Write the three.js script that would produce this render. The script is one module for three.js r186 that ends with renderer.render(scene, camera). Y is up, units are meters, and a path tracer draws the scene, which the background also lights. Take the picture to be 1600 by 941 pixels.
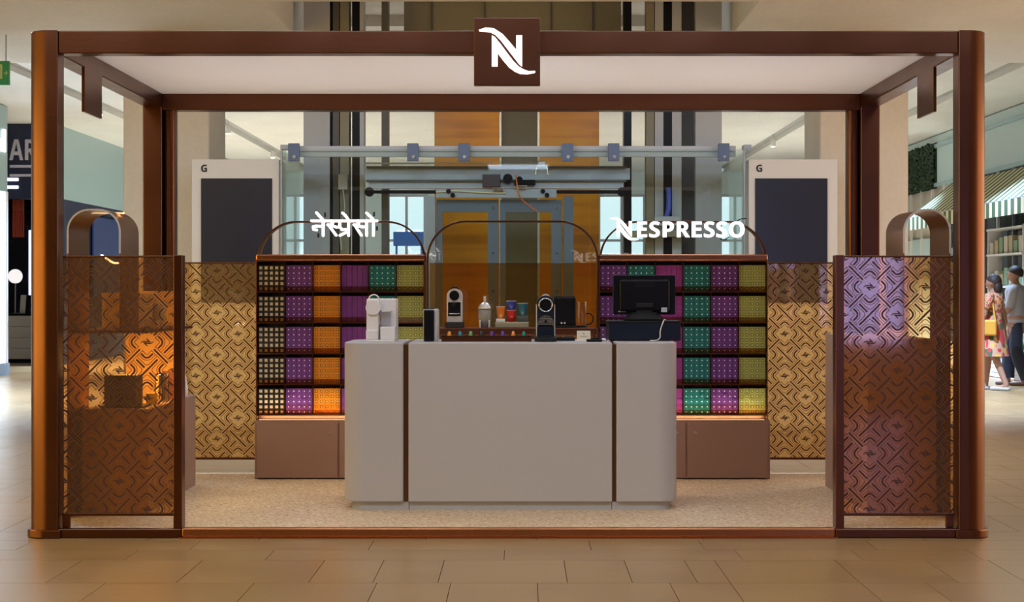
import * as THREE from 'three';
import { RoundedBoxGeometry } from 'three/addons/geometries/RoundedBoxGeometry.js';
import { mergeGeometries } from 'three/addons/utils/BufferGeometryUtils.js';
import { MarchingCubes } from 'three/addons/objects/MarchingCubes.js';
import { FontLoader } from 'three/addons/loaders/FontLoader.js';
import { TextGeometry } from 'three/addons/geometries/TextGeometry.js';
import { RectAreaLightUniformsLib } from 'three/addons/lights/RectAreaLightUniformsLib.js';

// ------------------------------------------------------------------ camera, sky, large lights, exposure
RectAreaLightUniformsLib.init();
const scene = new THREE.Scene();
const camera = new THREE.PerspectiveCamera(21.33, 1600 / 941, 0.1, 200);
camera.position.set(0.07, 1.30, 8.4);
camera.lookAt(0.07, 1.30, 0);
camera.setViewOffset(1600, 941, -15, 15.5, 1600, 941);
scene.background = new THREE.Color(0.80, 0.93, 1.0);
scene.backgroundIntensity = 1.4;
const renderer = new THREE.WebGLRenderer({ antialias: true });
renderer.toneMapping = THREE.LinearToneMapping;
renderer.toneMappingExposure = 0.87;
renderer.shadowMap.enabled = true;

// ceiling light panels of the concourse: [x, z, width, length, radiance, colour]
const CEILING = 4.2, LOW = 3.8;   // high ceiling over the far concourse, lower one above the kiosk
const COOL = [0.78, 0.95, 1.18], NEUTRAL = [0.86, 0.95, 1.12];
const ceilingPanels = [
  [-3.0, 2.0, 1.2, 1.2, 8.0, COOL], [3.0, 2.0, 1.2, 1.2, 8.0, COOL],
  [-1.0, 2.2, 1.2, 1.2, 8.0, COOL], [1.0, 2.2, 1.2, 1.2, 8.0, COOL],
  [-1.65, -1.3, 0.9, 1.6, 3.7, NEUTRAL], [1.65, -1.3, 0.9, 1.6, 3.7, NEUTRAL],
  [-4.4, -3.8, 1.2, 1.2, 16, COOL], [4.4, -3.8, 1.2, 1.2, 15, NEUTRAL],
  [0, 10.5, 1.2, 1.2, 6, COOL], [0, -1.3, 0.9, 1.6, 3.7, NEUTRAL], [-1.3, -4.0, 1.2, 0.9, 12, COOL], [1.3, -4.0, 1.2, 0.9, 12, COOL],  // pair before the lift: unseen fill panels, added to brighten the shaft
];

// ------------------------------------------------------------------ helpers
let seed = 12345;
const rnd = () => { seed = (seed * 1664525 + 1013904223) >>> 0; return seed / 4294967296; };
const rr = (a, b) => a + (b - a) * rnd();
const lin = (r, g, b) => new THREE.Color().setRGB(r, g, b);
const used = {};
function numbered(n) { used[n] = (used[n] ?? -1) + 1; return used[n] ? `${n}_${String(used[n]).padStart(3, '0')}` : n; }
function prep(g) { const o = g.index ? g.toNonIndexed() : g; for (const k of Object.keys(o.attributes)) if (!['position', 'normal', 'uv', 'color'].includes(k)) o.deleteAttribute(k); return o; }
function metreUV(g) {
  const p = g.attributes.position, n = g.attributes.normal, u = new Float32Array(p.count * 2);
  for (let i = 0; i < p.count; i++) {
    const ax = Math.abs(n.getX(i)), ay = Math.abs(n.getY(i)), az = Math.abs(n.getZ(i));
    const x = p.getX(i), y = p.getY(i), z = p.getZ(i);
    if (ay >= ax && ay >= az) { u[2 * i] = x; u[2 * i + 1] = -z; } else if (ax >= az) { u[2 * i] = z; u[2 * i + 1] = y; } else { u[2 * i] = x; u[2 * i + 1] = y; }
  }
  g.setAttribute('uv', new THREE.BufferAttribute(u, 2));
  return g;
}
function merge(geos) { const list = (Array.isArray(geos) ? geos : [geos]).map(prep); return list.length > 1 ? mergeGeometries(list) : list[0]; }
function part(name, geos, mat, parent) {
  const g = merge(geos);
  if (mat.userData.metres) metreUV(g);
  const m = new THREE.Mesh(g, mat); m.name = name; m.castShadow = m.receiveShadow = true;
  if (parent) parent.add(m);
  return m;
}
function tag(o, label, category, group, kind) { o.userData.label = label; if (category) o.userData.category = category; if (group) o.userData.group = group; if (kind) o.userData.kind = kind; return o; }
function thing(name, label, category, pos = [0, 0, 0], group) { const o = new THREE.Group(); o.name = numbered(name); o.position.set(...pos); scene.add(o); return tag(o, label, category, group); }
function single(name, geos, mat, label, category, group) { const m = part(numbered(name), geos, mat, scene); return tag(m, label, category, group); }
function struct(name, geos, mat, label) { const m = part(name, geos, mat, scene); m.userData.kind = 'structure'; if (label) m.userData.label = label; return m; }
// box from bounds
function bb(x0, x1, y0, y1, z0, z1) { const g = new THREE.BoxGeometry(Math.abs(x1 - x0), Math.abs(y1 - y0), Math.abs(z1 - z0)); g.translate((x0 + x1) / 2, (y0 + y1) / 2, (z0 + z1) / 2); return g; }
function rb(x0, x1, y0, y1, z0, z1, r = 0.008, s = 3) { const w = Math.abs(x1 - x0), h = Math.abs(y1 - y0), d = Math.abs(z1 - z0); const g = new RoundedBoxGeometry(w, h, d, s, Math.min(r, w / 2.01, h / 2.01, d / 2.01)); g.translate((x0 + x1) / 2, (y0 + y1) / 2, (z0 + z1) / 2); return g; }
function cyl(r0, r1, h, x, y, z, n = 24) { const g = new THREE.CylinderGeometry(r1, r0, h, n); g.translate(x, y + h / 2, z); return g; }
function disc(r, d, x, y, z, n = 24) { const g = new THREE.CylinderGeometry(r, r, d, n); g.rotateX(Math.PI / 2); g.translate(x, y, z); return g; }
function lathe(pts, x, y, z, n = 28) { const g = new THREE.LatheGeometry(pts.map(([a, b]) => new THREE.Vector2(a, b)), n); g.translate(x, y, z); return g; }
function tube(pts, r, n = 24, k = 8) { return new THREE.TubeGeometry(new THREE.CatmullRomCurve3(pts.map((p) => new THREE.Vector3(...p))), n, r, k); }
// outline in the x-z plane raised from y0 to y1
function plan(shape, y0, y1, bevel = 0) {
  const g = new THREE.ExtrudeGeometry(shape, { depth: y1 - y0 - 2 * bevel, bevelEnabled: bevel > 0, bevelSize: bevel, bevelThickness: bevel, bevelOffset: -bevel, bevelSegments: 2, curveSegments: 16 });
  g.translate(0, 0, bevel); g.rotateX(-Math.PI / 2); g.translate(0, y0, 0); return g;   // shape y becomes -z
}
// outline in the x-y plane with depth from z0 to z1
function front(shape, z0, z1, bevel = 0) {
  const g = new THREE.ExtrudeGeometry(shape, { depth: z1 - z0 - 2 * bevel, bevelEnabled: bevel > 0, bevelSize: bevel, bevelThickness: bevel, bevelOffset: -bevel, bevelSegments: 2, curveSegments: 16 });
  g.translate(0, 0, z0 + bevel); return g;
}
// rounded rectangle with separate corner radii [lowLeft, lowRight, highRight, highLeft]
function rrect(x0, x1, y0, y1, [a, b, c, d]) {
  const s = new THREE.Shape();
  s.moveTo(x0 + a, y0); s.lineTo(x1 - b, y0); if (b) s.absarc(x1 - b, y0 + b, b, -Math.PI / 2, 0);
  s.lineTo(x1, y1 - c); if (c) s.absarc(x1 - c, y1 - c, c, 0, Math.PI / 2);
  s.lineTo(x0 + d, y1); if (d) s.absarc(x0 + d, y1 - d, d, Math.PI / 2, Math.PI);
  s.lineTo(x0, y0 + a); if (a) s.absarc(x0 + a, y0 + a, a, Math.PI, Math.PI * 1.5);
  return s;
}
// arch outline: legs at x0 and x1 from yb, rounded top corners
function archShape(x0, x1, yb, yt, r, t) {
  const s = new THREE.Shape();
  s.moveTo(x0, yb); s.lineTo(x0, yt - r); s.absarc(x0 + r, yt - r, r, Math.PI, Math.PI / 2, true); s.lineTo(x1 - r, yt);
  s.absarc(x1 - r, yt - r, r, Math.PI / 2, 0, true); s.lineTo(x1, yb); s.lineTo(x1 - t, yb); s.lineTo(x1 - t, yt - r);
  s.absarc(x1 - r, yt - r, r - t, 0, Math.PI / 2); s.lineTo(x0 + r, yt - t); s.absarc(x0 + r, yt - r, r - t, Math.PI / 2, Math.PI); s.lineTo(x0 + t, yb);
  return s;
}
function stroke(pts, w) {   // flat stroke with round ends as shapes
  const out = [];
  for (let i = 0; i + 1 < pts.length; i++) {
    const [ax, ay] = pts[i], [bx, by] = pts[i + 1], a = Math.atan2(by - ay, bx - ax), s = new THREE.Shape();
    s.absarc(bx, by, w / 2, a - Math.PI / 2, a + Math.PI / 2); s.absarc(ax, ay, w / 2, a + Math.PI / 2, a + Math.PI * 1.5);
    out.push(s);
  }
  return out;
}
function polyShape(pts) { const s = new THREE.Shape(); pts.forEach(([x, y], i) => (i ? s.lineTo(x, y) : s.moveTo(x, y))); return s; }
function paint(g, [r, gr, b]) { const n = g.attributes.position.count, c = new Float32Array(n * 3); for (let i = 0; i < n; i++) { c[3 * i] = r; c[3 * i + 1] = gr; c[3 * i + 2] = b; } g.setAttribute('color', new THREE.BufferAttribute(c, 3)); return g; }

// ------------------------------------------------------------------ textures and materials
function vnoise(w, h, sx, sy) {   // tiling value noise
  const gx = Math.max(1, Math.round(w / sx)), gy = Math.max(1, Math.round(h / sy)), t = new Float32Array(gx * gy).map(() => rnd()), out = new Float32Array(w * h);
  const f = (a) => a * a * (3 - 2 * a);
  for (let y = 0; y < h; y++) for (let x = 0; x < w; x++) {
    const u = x / w * gx, v = y / h * gy, i = Math.floor(u), j = Math.floor(v), a = f(u - i), b = f(v - j), i1 = (i + 1) % gx, j1 = (j + 1) % gy;
    out[y * w + x] = (t[j * gx + i] * (1 - a) + t[j * gx + i1] * a) * (1 - b) + (t[j1 * gx + i] * (1 - a) + t[j1 * gx + i1] * a) * b;
  }
  return out;
}
function dataTex(w, h, fn, rep, srgb = true) {
  const d = new Uint8Array(w * h * 4);
  for (let i = 0; i < w * h; i++) { const c = fn(i % w, Math.floor(i / w), i); d[4 * i] = c[0]; d[4 * i + 1] = c[1]; d[4 * i + 2] = c[2]; d[4 * i + 3] = 255; }
  const t = new THREE.DataTexture(d, w, h); t.wrapS = t.wrapT = THREE.RepeatWrapping; t.magFilter = THREE.LinearFilter; t.minFilter = THREE.LinearFilter;
  if (srgb) t.colorSpace = THREE.SRGBColorSpace; if (rep) t.repeat.set(...rep); t.needsUpdate = true; return t;
}
function std(color, roughness, more = {}) { const { metres, ...rest } = more; const m = new THREE.MeshStandardMaterial({ color, roughness, ...rest }); if (metres) m.userData.metres = true; return m; }
function phys(color, roughness, more = {}) { const { metres, ...rest } = more; const m = new THREE.MeshPhysicalMaterial({ color, roughness, ...rest }); if (metres) m.userData.metres = true; return m; }

const n1 = vnoise(512, 512, 128, 10), n2 = vnoise(512, 512, 40, 4), n3 = vnoise(512, 512, 3, 2), n4 = vnoise(512, 512, 90, 70);
const tileTex = dataTex(512, 512, (x, y, i) => { const v = 0.90 + 0.028 * n1[i] + 0.012 * n2[i] + 0.02 * n3[i] + 0.05 * n4[i] - 0.03; return [Math.min(255, 250 * v), Math.min(255, 246 * v), Math.min(255, 240 * v)]; }, [0.8, 0.8]);
const tileRough = dataTex(512, 512, (x, y, i) => { const v = 175 + 40 * n4[i] + 8 * n2[i]; return [v, v, v]; }, [0.8, 0.8], false);
const speck = new Float32Array(512 * 512 * 3).fill(0.80);
for (let i = 0; i < 512 * 512; i++) { speck[3 * i] = 0.82; speck[3 * i + 1] = 0.72; speck[3 * i + 2] = 0.58; }
for (let k = 0; k < 5200; k++) {
  const cx = rnd() * 512, cy = rnd() * 512, r = 1 + rnd() * rnd() * 6, q = rnd(), c = q < 0.35 ? [0.93, 0.87, 0.76] : q < 0.6 ? [0.72, 0.58, 0.43] : q < 0.82 ? [0.62, 0.47, 0.34] : [0.86, 0.74, 0.58];
  for (let y = -r | 0; y <= r; y++) for (let x = -r | 0; x <= r; x++) if (x * x + y * y * 1.6 < r * r) { const i = (((cy + y + 512) | 0) % 512) * 512 + (((cx + x + 512) | 0) % 512); speck[3 * i] = c[0]; speck[3 * i + 1] = c[1]; speck[3 * i + 2] = c[2]; }
}
const terrazzoTex = dataTex(512, 512, (x, y, i) => [speck[3 * i] * 255, speck[3 * i + 1] * 255, speck[3 * i + 2] * 255], [1 / 0.9, 1 / 0.9]);
const softNoise = vnoise(256, 256, 48, 48), fineNoise = vnoise(256, 256, 4, 4);
const plasterTex = dataTex(256, 256, (x, y, i) => { const v = 244 + 8 * softNoise[i] - 6 * fineNoise[i]; return [v, v, v]; }, [0.5, 0.5]);
const brush = vnoise(256, 256, 160, 2), brush2 = vnoise(256, 256, 60, 60);
const brushTex = dataTex(256, 256, (x, y, i) => { const v = 200 + 30 * brush[i] + 25 * brush2[i]; return [v, v, v]; }, [2, 2], false);

// bronze film with the woven maze of lines and small marks
const LOGO_A = [[430, 198], [470, 185], [520, 190], [570, 222], [612, 268], [655, 320], [655, 232], [690, 232], [690, 418], [672, 404], [640, 362], [600, 310], [560, 258], [528, 226], [498, 211], [432, 206]];
const LOGO_B = [[508, 418], [508, 232], [526, 242], [560, 284], [600, 338], [640, 390], [668, 418], [696, 436], [730, 448], [768, 446], [768, 456], [722, 465], [680, 463], [648, 450], [612, 424], [575, 380], [542, 335], [542, 418]];
function filmTexture(base, line, thin, colour = true) {
  const S = 1024, cv = document.createElement('canvas'); cv.width = cv.height = S; const c = cv.getContext('2d');
  c.fillStyle = base; c.fillRect(0, 0, S, S); c.lineJoin = 'round'; c.lineCap = 'butt';
  const a = S / Math.SQRT2;   // spacing of the diamonds along the diagonals
  c.save(); c.rotate(Math.PI / 4);
  const L = (pts, r = 0) => { c.beginPath(); c.moveTo(...pts[0]); for (let i = 1; i < pts.length - 1; i++) { r ? c.arcTo(...pts[i], ...pts[i + 1], r) : c.lineTo(...pts[i]); } c.lineTo(...pts[pts.length - 1]); c.stroke(); };
  for (let i = -2; i <= 4; i++) for (let j = -3; j <= 3; j++) {
    c.save(); c.translate(i * a, j * a); c.scale(a / 100, a / 100);
    const thick = () => { c.strokeStyle = line; c.lineWidth = 4.3; }, fine = () => { c.strokeStyle = thin; c.lineWidth = 1.7; };
    // strips along the edges: one bold line between two fine ones
    fine(); for (const d of [-6.8, 6.8]) { L([[19, d], [81, d]]); L([[d, 19], [d, 81]]); }
    thick(); L([[25, 0], [75, 0]]); L([[0, 25], [0, 75]]);
    // rounded elbows round each node
    for (const [sx, sy, ox, oy] of [[1, 1, 0, 0], [-1, -1, 100, 100], [-1, 1, 100, 0], [1, -1, 0, 100]]) {
      c.save(); c.translate(ox, oy); c.scale(sx, sy);
      thick(); L([[9.5, 31], [31, 31], [31, 9.5]], 11);
      fine(); L([[6.8, 23.2], [23.2, 23.2], [23.2, 6.8]], 3); L([[6.8, 37.5], [37.5, 37.5], [37.5, 6.8]], 18); L([[6.8, 43.2], [43.2, 43.2], [43.2, 6.8]], 8);
      c.restore();
    }
    // bold line across the middle with a short bold line either side
    thick(); L([[50, 11.5], [50, 88.5]]); L([[11.5, 50], [41, 50]]); L([[59, 50], [88.5, 50]]);
    c.restore();
  }
  for (let i = -2; i <= 4; i++) for (let j = -3; j <= 3; j++) {
    c.save(); c.translate(i * a, j * a); c.scale(a / 100, a / 100);
    c.fillStyle = base; c.beginPath(); c.roundRect(-21.5, -21.5, 43, 43, 4); c.fill();
    c.rotate(-Math.PI / 2); c.fillStyle = line; c.scale(0.078, 0.078); c.translate(-599, -325);
    for (const P of [LOGO_A, LOGO_B]) { c.beginPath(); P.forEach(([x, y], k) => (k ? c.lineTo(x, y) : c.moveTo(x, y))); c.fill(); }
    c.restore();
  }
  c.restore();
  const t = new THREE.CanvasTexture(cv); if (colour) t.colorSpace = THREE.SRGBColorSpace; t.wrapS = t.wrapT = THREE.RepeatWrapping; t.repeat.set(1 / 0.294, 1 / 0.294); return t;
}
const filmTex = filmTexture('#fae9c4', '#5a3018', '#c79c6c');
const mirrored = (t) => { const m = t.clone(); m.repeat.set(-1 / 0.288, 1 / 0.288); return m; };
const inkRough = filmTexture('#0f0f0f', '#b0b0b0', '#484848', false), inkClear = filmTexture('#ffffff', '#606060', '#d8d8d8', false);   // the printed ink is matt and nearly opaque

const M = {
  copperArch: phys(lin(0.27, 0.115, 0.035), 0.3, { metalness: 1, metres: true }),
  copper: phys(lin(0.155, 0.062, 0.036), 0.34, { metalness: 1, roughnessMap: brushTex, metres: true }),
  copperDark: phys(lin(0.16, 0.075, 0.04), 0.42, { metalness: 1, metres: true }),
  copperBright: phys(lin(0.46, 0.19, 0.085), 0.26, { metalness: 1, metres: true }),
  canopy: phys(lin(0.92, 0.90, 0.885), 0.95, { transmission: 0.6, thickness: 0, metres: true }),
  terrazzo: std(lin(1.0, 0.98, 0.98), 0.45, { map: terrazzoTex, metres: true }),
  filmBack: phys(lin(1.0, 0.97, 0.90), 1, { transmission: 0.88, thickness: 0, ior: 1.5, map: mirrored(filmTex), roughnessMap: mirrored(inkRough), transmissionMap: mirrored(inkClear), metres: true }),
  film: phys(lin(0.89, 0.74, 0.62), 1, { transmission: 0.97, thickness: 0, ior: 1.5, map: filmTex, roughnessMap: inkRough, transmissionMap: inkClear, metres: true }),
  bronzeGlass: phys(lin(0.86, 0.63, 0.38), 0.05, { transmission: 1, thickness: 0, ior: 1.5 }),
  clear: phys(lin(0.93, 0.975, 0.965), 0.02, { transmission: 1, thickness: 0, ior: 1.5 }),
  counter: std(lin(0.46, 0.435, 0.435), 0.5),
  counterPlinth: std(lin(0.42, 0.42, 0.44), 0.45),
  cabinet: std(lin(0.235, 0.125, 0.085), 0.42),
  cabinetLight: std(lin(0.36, 0.24, 0.19), 0.5),
  rackDark: std(lin(0.03, 0.012, 0.01), 0.5),
  sleeve: std(lin(1, 1, 1), 0.38, { vertexColors: true }),
  black: phys(lin(0.006, 0.006, 0.008), 0.3, { specularIntensity: 0.4 }),
  blackMatt: phys(lin(0.012, 0.012, 0.014), 0.6, { specularIntensity: 0.5 }),
  navyBlack: phys(lin(0.006, 0.010, 0.024), 0.45, { specularIntensity: 0.5 }),
  white: std(lin(0.80, 0.76, 0.73), 0.35),
  silver: phys(lin(0.62, 0.60, 0.58), 0.3, { metalness: 0.9 }),
  silverPaint: std(lin(0.55, 0.52, 0.49), 0.35),
  chrome: phys(lin(0.8, 0.8, 0.8), 0.12, { metalness: 1 }),
  signWhite: std(lin(0.9, 0.9, 0.9), 0.4, { emissive: lin(1, 0.97, 1), emissiveIntensity: 2 }),
  ledWarm: std(lin(0.9, 0.8, 0.6), 0.4, { emissive: lin(1, 0.62, 0.28), emissiveIntensity: 0.8 }),
  ceiling: std(lin(0.86, 0.84, 0.80), 0.9, { map: plasterTex, metres: true }),
  cream: std(lin(0.70, 0.62, 0.51), 0.75, { map: plasterTex, metres: true }),
  endWall: std(lin(0.16, 0.13, 0.115), 0.6),
  lip: phys(lin(0.80, 0.66, 0.52), 0.05, { transmission: 1, thickness: 0 }),
  paleWall: std(lin(0.58, 0.68, 0.72), 0.6),
  creamBoard: std(lin(0.62, 0.58, 0.53), 0.5),
  screen: std(lin(0.022, 0.024, 0.038), 0.22),
  steel: phys(lin(0.40, 0.43, 0.47), 0.35, { metalness: 0.75 }),
  steelLight: std(lin(0.44, 0.46, 0.50), 0.4),
  steelBlue: std(lin(0.11, 0.15, 0.21), 0.42),
  clampBlue: std(lin(0.10, 0.14, 0.24), 0.45),
  olive: std(lin(0.27, 0.25, 0.18), 0.55, { map: plasterTex, metres: true }),
  rail: std(lin(0.10, 0.095, 0.09), 0.5),
  amber: std(lin(0.85, 0.40, 0.015), 0.35),
  teal: std(lin(0.33, 0.47, 0.50), 0.35),
  tealPale: std(lin(0.48, 0.60, 0.60), 0.45),
  navy: std(lin(0.015, 0.025, 0.075), 0.35),
  glassDark: std(lin(0.02, 0.03, 0.045), 0.08),
  tileEdge: std(lin(0.20, 0.14, 0.09), 0.9),
  green: std(lin(0.02, 0.30, 0.10), 0.4),
  leaf: std(lin(0.06, 0.16, 0.03), 0.6),
  hedge: std(lin(0.02, 0.045, 0.02), 0.8),
};
const TILES = [[0.37, 0.235, 0.105], [0.384, 0.246, 0.112], [0.358, 0.226, 0.099], [0.374, 0.239, 0.108]].map(([r, g, b]) => std(lin(r, g, b), 0.40, { map: tileTex, roughnessMap: tileRough, metres: true }));

// ------------------------------------------------------------------ the concourse: floor, ceiling, walls
const floor = struct('floor', bb(-13, 13, -0.30, -0.012, -31, 15), M.tileEdge, 'warm beige stone tiled concourse floor');
{
  const zs = [7.9, 7.3, 6.7, 6.1, 5.5, 4.9, 4.3, 3.7, 3.1, 2.49, 1.885, 1.28, 0.68, 0.375, 0.07]; const steps = [0.30, 0.60, 0.60, 0.30, 0.60, 0.30, 0.60];
  for (let k = 0; zs[zs.length - 1] > -29; k++) zs.push(zs[zs.length - 1] - steps[k % steps.length]);
  for (let z = 8.5; z < 14.5; z += 0.6) zs.unshift(z);
  const given = { '1.28': [-1.78, -1.12, -0.594 + 0.02, -0.245, 0.14, 0.73, 1.0, 1.58, 1.87, 2.45], '0.68': [-2.05, -1.47, -0.88, -0.594, -0.303, 0.274, 0.564, 0.854, 1.0, 1.58, 2.02, 2.32], '0.375': [-1.85, -1.17, -0.015, 1.14, 1.72, 2.3], '0.07': [-1.6, -0.70, 0.42, 0.99, 1.86] };
  const rest = [], cache = {}, gap = 0.0016;
  const kept = [];
  for (let r = 0; r + 1 < zs.length; r++) {
    const z1 = zs[r] - gap, z0 = zs[r + 1] + gap, key = String(zs[r + 1]), gv = given[key];
    const cuts = [];
    if (gv) { let x = gv[0]; const left = []; while (x > -12.4) { x -= rnd() < 0.5 ? 0.58 : 0.87; left.unshift(x); } cuts.push(...left, ...gv); x = gv[gv.length - 1]; while (x < 12.4) { x += rnd() < 0.5 ? 0.58 : 0.87; cuts.push(x); } }
    else { let x = -12.9 + Math.floor(rnd() * 3) * 0.29; while (x < 12.9) { cuts.push(x); x += [0.29, 0.58, 0.58, 0.87][Math.floor(rnd() * 4)]; } }
    for (let i = 0; i + 1 < cuts.length; i++) {
      const x0 = cuts[i] + gap, x1 = cuts[i + 1] - gap, d = 8.4 - z1, mat = Math.floor(rnd() * TILES.length), ou = rnd() * 5, ov = rnd() * 5;
      if (x0 > -2.45 && x1 < 2.45 && z1 < -0.05 && z0 > -2.6) continue;   // under the platform
      const near = z1 > -6.3 && z1 < 1.95 && x1 > -0.335 * (8.4 - z0) && x0 < 0.335 * (8.4 - z0) && !(z1 < -2.7 && Math.abs((x0 + x1) / 2) < 2.2);
      const g = metreUV(prep(bb(x0, x1, -0.02, 0, z0, z1)));
      const u = g.attributes.uv; for (let k = 0; k < u.count; k++) u.setXY(k, u.getX(k) + ou, u.getY(k) + ov);
      if (near && kept.length < 300) kept.push([g, mat]); else (rest[mat] ??= []).push(g);
    }
  }
  for (const [g, mat] of kept) { const m = new THREE.Mesh(g, TILES[mat]); m.name = 'tile'; m.castShadow = m.receiveShadow = true; floor.add(m); }
  rest.forEach((list, i) => { const m = new THREE.Mesh(mergeGeometries(list), TILES[i]); m.name = 'distant_tiles'; m.userData.kind = 'stuff'; m.castShadow = m.receiveShadow = true; floor.add(m); });
}
// ceiling in strips, left open along the four recessed track slots
const slotX = [-6.5, -5.05, 4.85, 6.4];
{
  const edges = [-13, ...slotX.flatMap((x) => [x - 0.14, x + 0.14]), 13], geos = [], far = -9.1;
  for (let i = 0; i + 1 < edges.length; i += 2) geos.push(bb(edges[i], edges[i + 1], CEILING, CEILING + 0.12, -31, far));
  geos.push(bb(-13, 13, CEILING + 0.12, CEILING + 0.3, -31, far));
  // lower part with the opening for the lift
  geos.push(bb(-13, -2.15, LOW, LOW + 0.12, far, 15), bb(2.12, 13, LOW, LOW + 0.12, far, 15), bb(-2.15, 2.12, LOW, LOW + 0.12, -5.4, 15));
  geos.push(bb(-13, -2.15, LOW + 0.12, CEILING + 0.3, far, far + 0.15), bb(2.12, 13, LOW + 0.12, CEILING + 0.3, far, far + 0.15), bb(-2.3, 2.27, CEILING + 0.12, CEILING + 0.3, far, -5.25), bb(-2.3, -2.15, LOW + 0.12, CEILING + 0.3, far, -5.25), bb(2.12, 2.27, LOW + 0.12, CEILING + 0.3, far, -5.25), bb(-2.15, 2.12, LOW + 0.12, CEILING + 0.3, -5.4, -5.25));
  struct('ceiling', geos, M.ceiling, 'cream concourse ceiling with recessed track slots');
}
slotX.forEach((x, i) => struct(`trim_${i + 1}`, [bb(x - 0.138, x + 0.138, CEILING + 0.09, CEILING + 0.118, -30.5, -9.15)], std(lin(0.42, 0.42, 0.42), 0.8), 'grey lining of a ceiling track slot'));
struct('wall_front', bb(-13, 13, 0, CEILING + 0.3, 14, 14.3), M.endWall, 'unseen dark brown grey end wall of the concourse');  // out of view; coloured dark so the copper beams mirror less light
// side walls outside and inside the frame
const wallLeft = struct('wall_left', [bb(-8.3, -8.02, 0, CEILING, -16.6, 14.0)], M.cream, 'cream wall along the shops');
struct('wall_left_return', bb(-13, -8.3, 0, CEILING, -16.6, -16.3), M.cream); struct('wall_left_outer', bb(-13, -12.72, 0, CEILING, -31, -16.6), M.cream);
const wallRight = struct('wall_right', [bb(7.83, 8.1, 0, CEILING, -31, 14.0)], M.cream, 'cream wall along the shops with the awning');
// far end: glazed entrance with daylight behind it
const bays = [[-5.75, -5.10], [-3.25, -2.20], [1.95, 3.05], [4.85, 5.65]];
{
  const e = [-13, ...bays.flat(), 13], solid = [bb(-13, 13, 3.65, CEILING, -30.6, -30.3)];
  for (let i = 0; i < e.length; i += 2) solid.push(bb(e[i], e[i + 1], 0, 3.65, -30.6, -30.3));
  struct('wall_back', solid, M.paleWall, 'pale end wall round the glazed entrance bays');
}
bays.forEach(([x0, x1], k) => {
  const w = new THREE.Group(); w.name = `window_${k + 1}`; w.userData = { kind: 'structure', label: ['narrow bright glazed bay at the edge of the lift glass, beside the dark screen', 'bright glazed bay seen through the lift, behind the blue board', 'bright glazed bay seen through the lift, behind the lit name sign', 'narrow bright glazed bay at the far edge of the lift glass'][k] }; scene.add(w);
  for (const x of [x0, (x0 + x1) / 2, x1]) part('mullion', bb(x - 0.03, x + 0.03, 0, 3.65, -30.5, -30.4), M.steelLight, w);
  for (const y of [0.0, 2.5, 3.59]) part('transom', bb(x0, x1, y, y + 0.06, -30.49, -30.41), M.steelLight, w);
  for (const [a, b] of [[x0, (x0 + x1) / 2], [(x0 + x1) / 2, x1]]) part('pane', bb(a + 0.03, b - 0.03, 0.06, 3.59, -30.455, -30.45), M.clear, w);
});
single('advertising_board', [bb(-3.0, -2.25, 2.38, 2.72, -29.9, -29.86), bb(-2.95, -2.9, 0, 2.4, -29.9, -29.86), bb(-2.35, -2.3, 0, 2.4, -29.9, -29.86)], std(lin(0.03, 0.16, 0.60), 0.4), 'bright blue board on legs seen through the lift glass', 'board');

// ceiling light panels
ceilingPanels.forEach(([x, z, w, l, L, c], i) => {
  const t = thing('ceiling_light', `square recessed ceiling light panel ${['in front of the kiosk, outermost on the exit sign side', 'in front of the kiosk, outermost on the awning side', 'in front of the plaque on the exit sign side', 'in front of the plaque on the awning side', 'over the canopy above the dark capsule rack', 'over the canopy above the till', 'beside the canopy near the exit sign', 'beside the canopy near the striped awning', 'by the end wall', 'over the middle of the canopy', 'added as unseen fill before the lift, exit sign side', 'added as unseen fill before the lift, awning side'][i]}`, 'ceiling light', [x, LOW, z], 'concourse ceiling panels');
  part('light_frame', [bb(-w / 2 - 0.03, w / 2 + 0.03, -0.025, 0, l / 2, l / 2 + 0.03), bb(-w / 2 - 0.03, w / 2 + 0.03, -0.025, 0, -l / 2 - 0.03, -l / 2), bb(-w / 2 - 0.03, -w / 2, -0.025, 0, -l / 2, l / 2), bb(w / 2, w / 2 + 0.03, -0.025, 0, -l / 2, l / 2)], M.white, t);
  part('light_diffuser', bb(-w / 2, w / 2, -0.012, 0, -l / 2, l / 2), std(lin(0.9, 0.9, 0.9), 0.6, { emissive: lin(...c), emissiveIntensity: 1.2 }), t);
  const a = new THREE.RectAreaLight(lin(...c), L, w * 0.98, l * 0.98); a.position.set(x, LOW - 0.03, z); a.lookAt(x, 0, z); scene.add(a);
});

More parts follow.
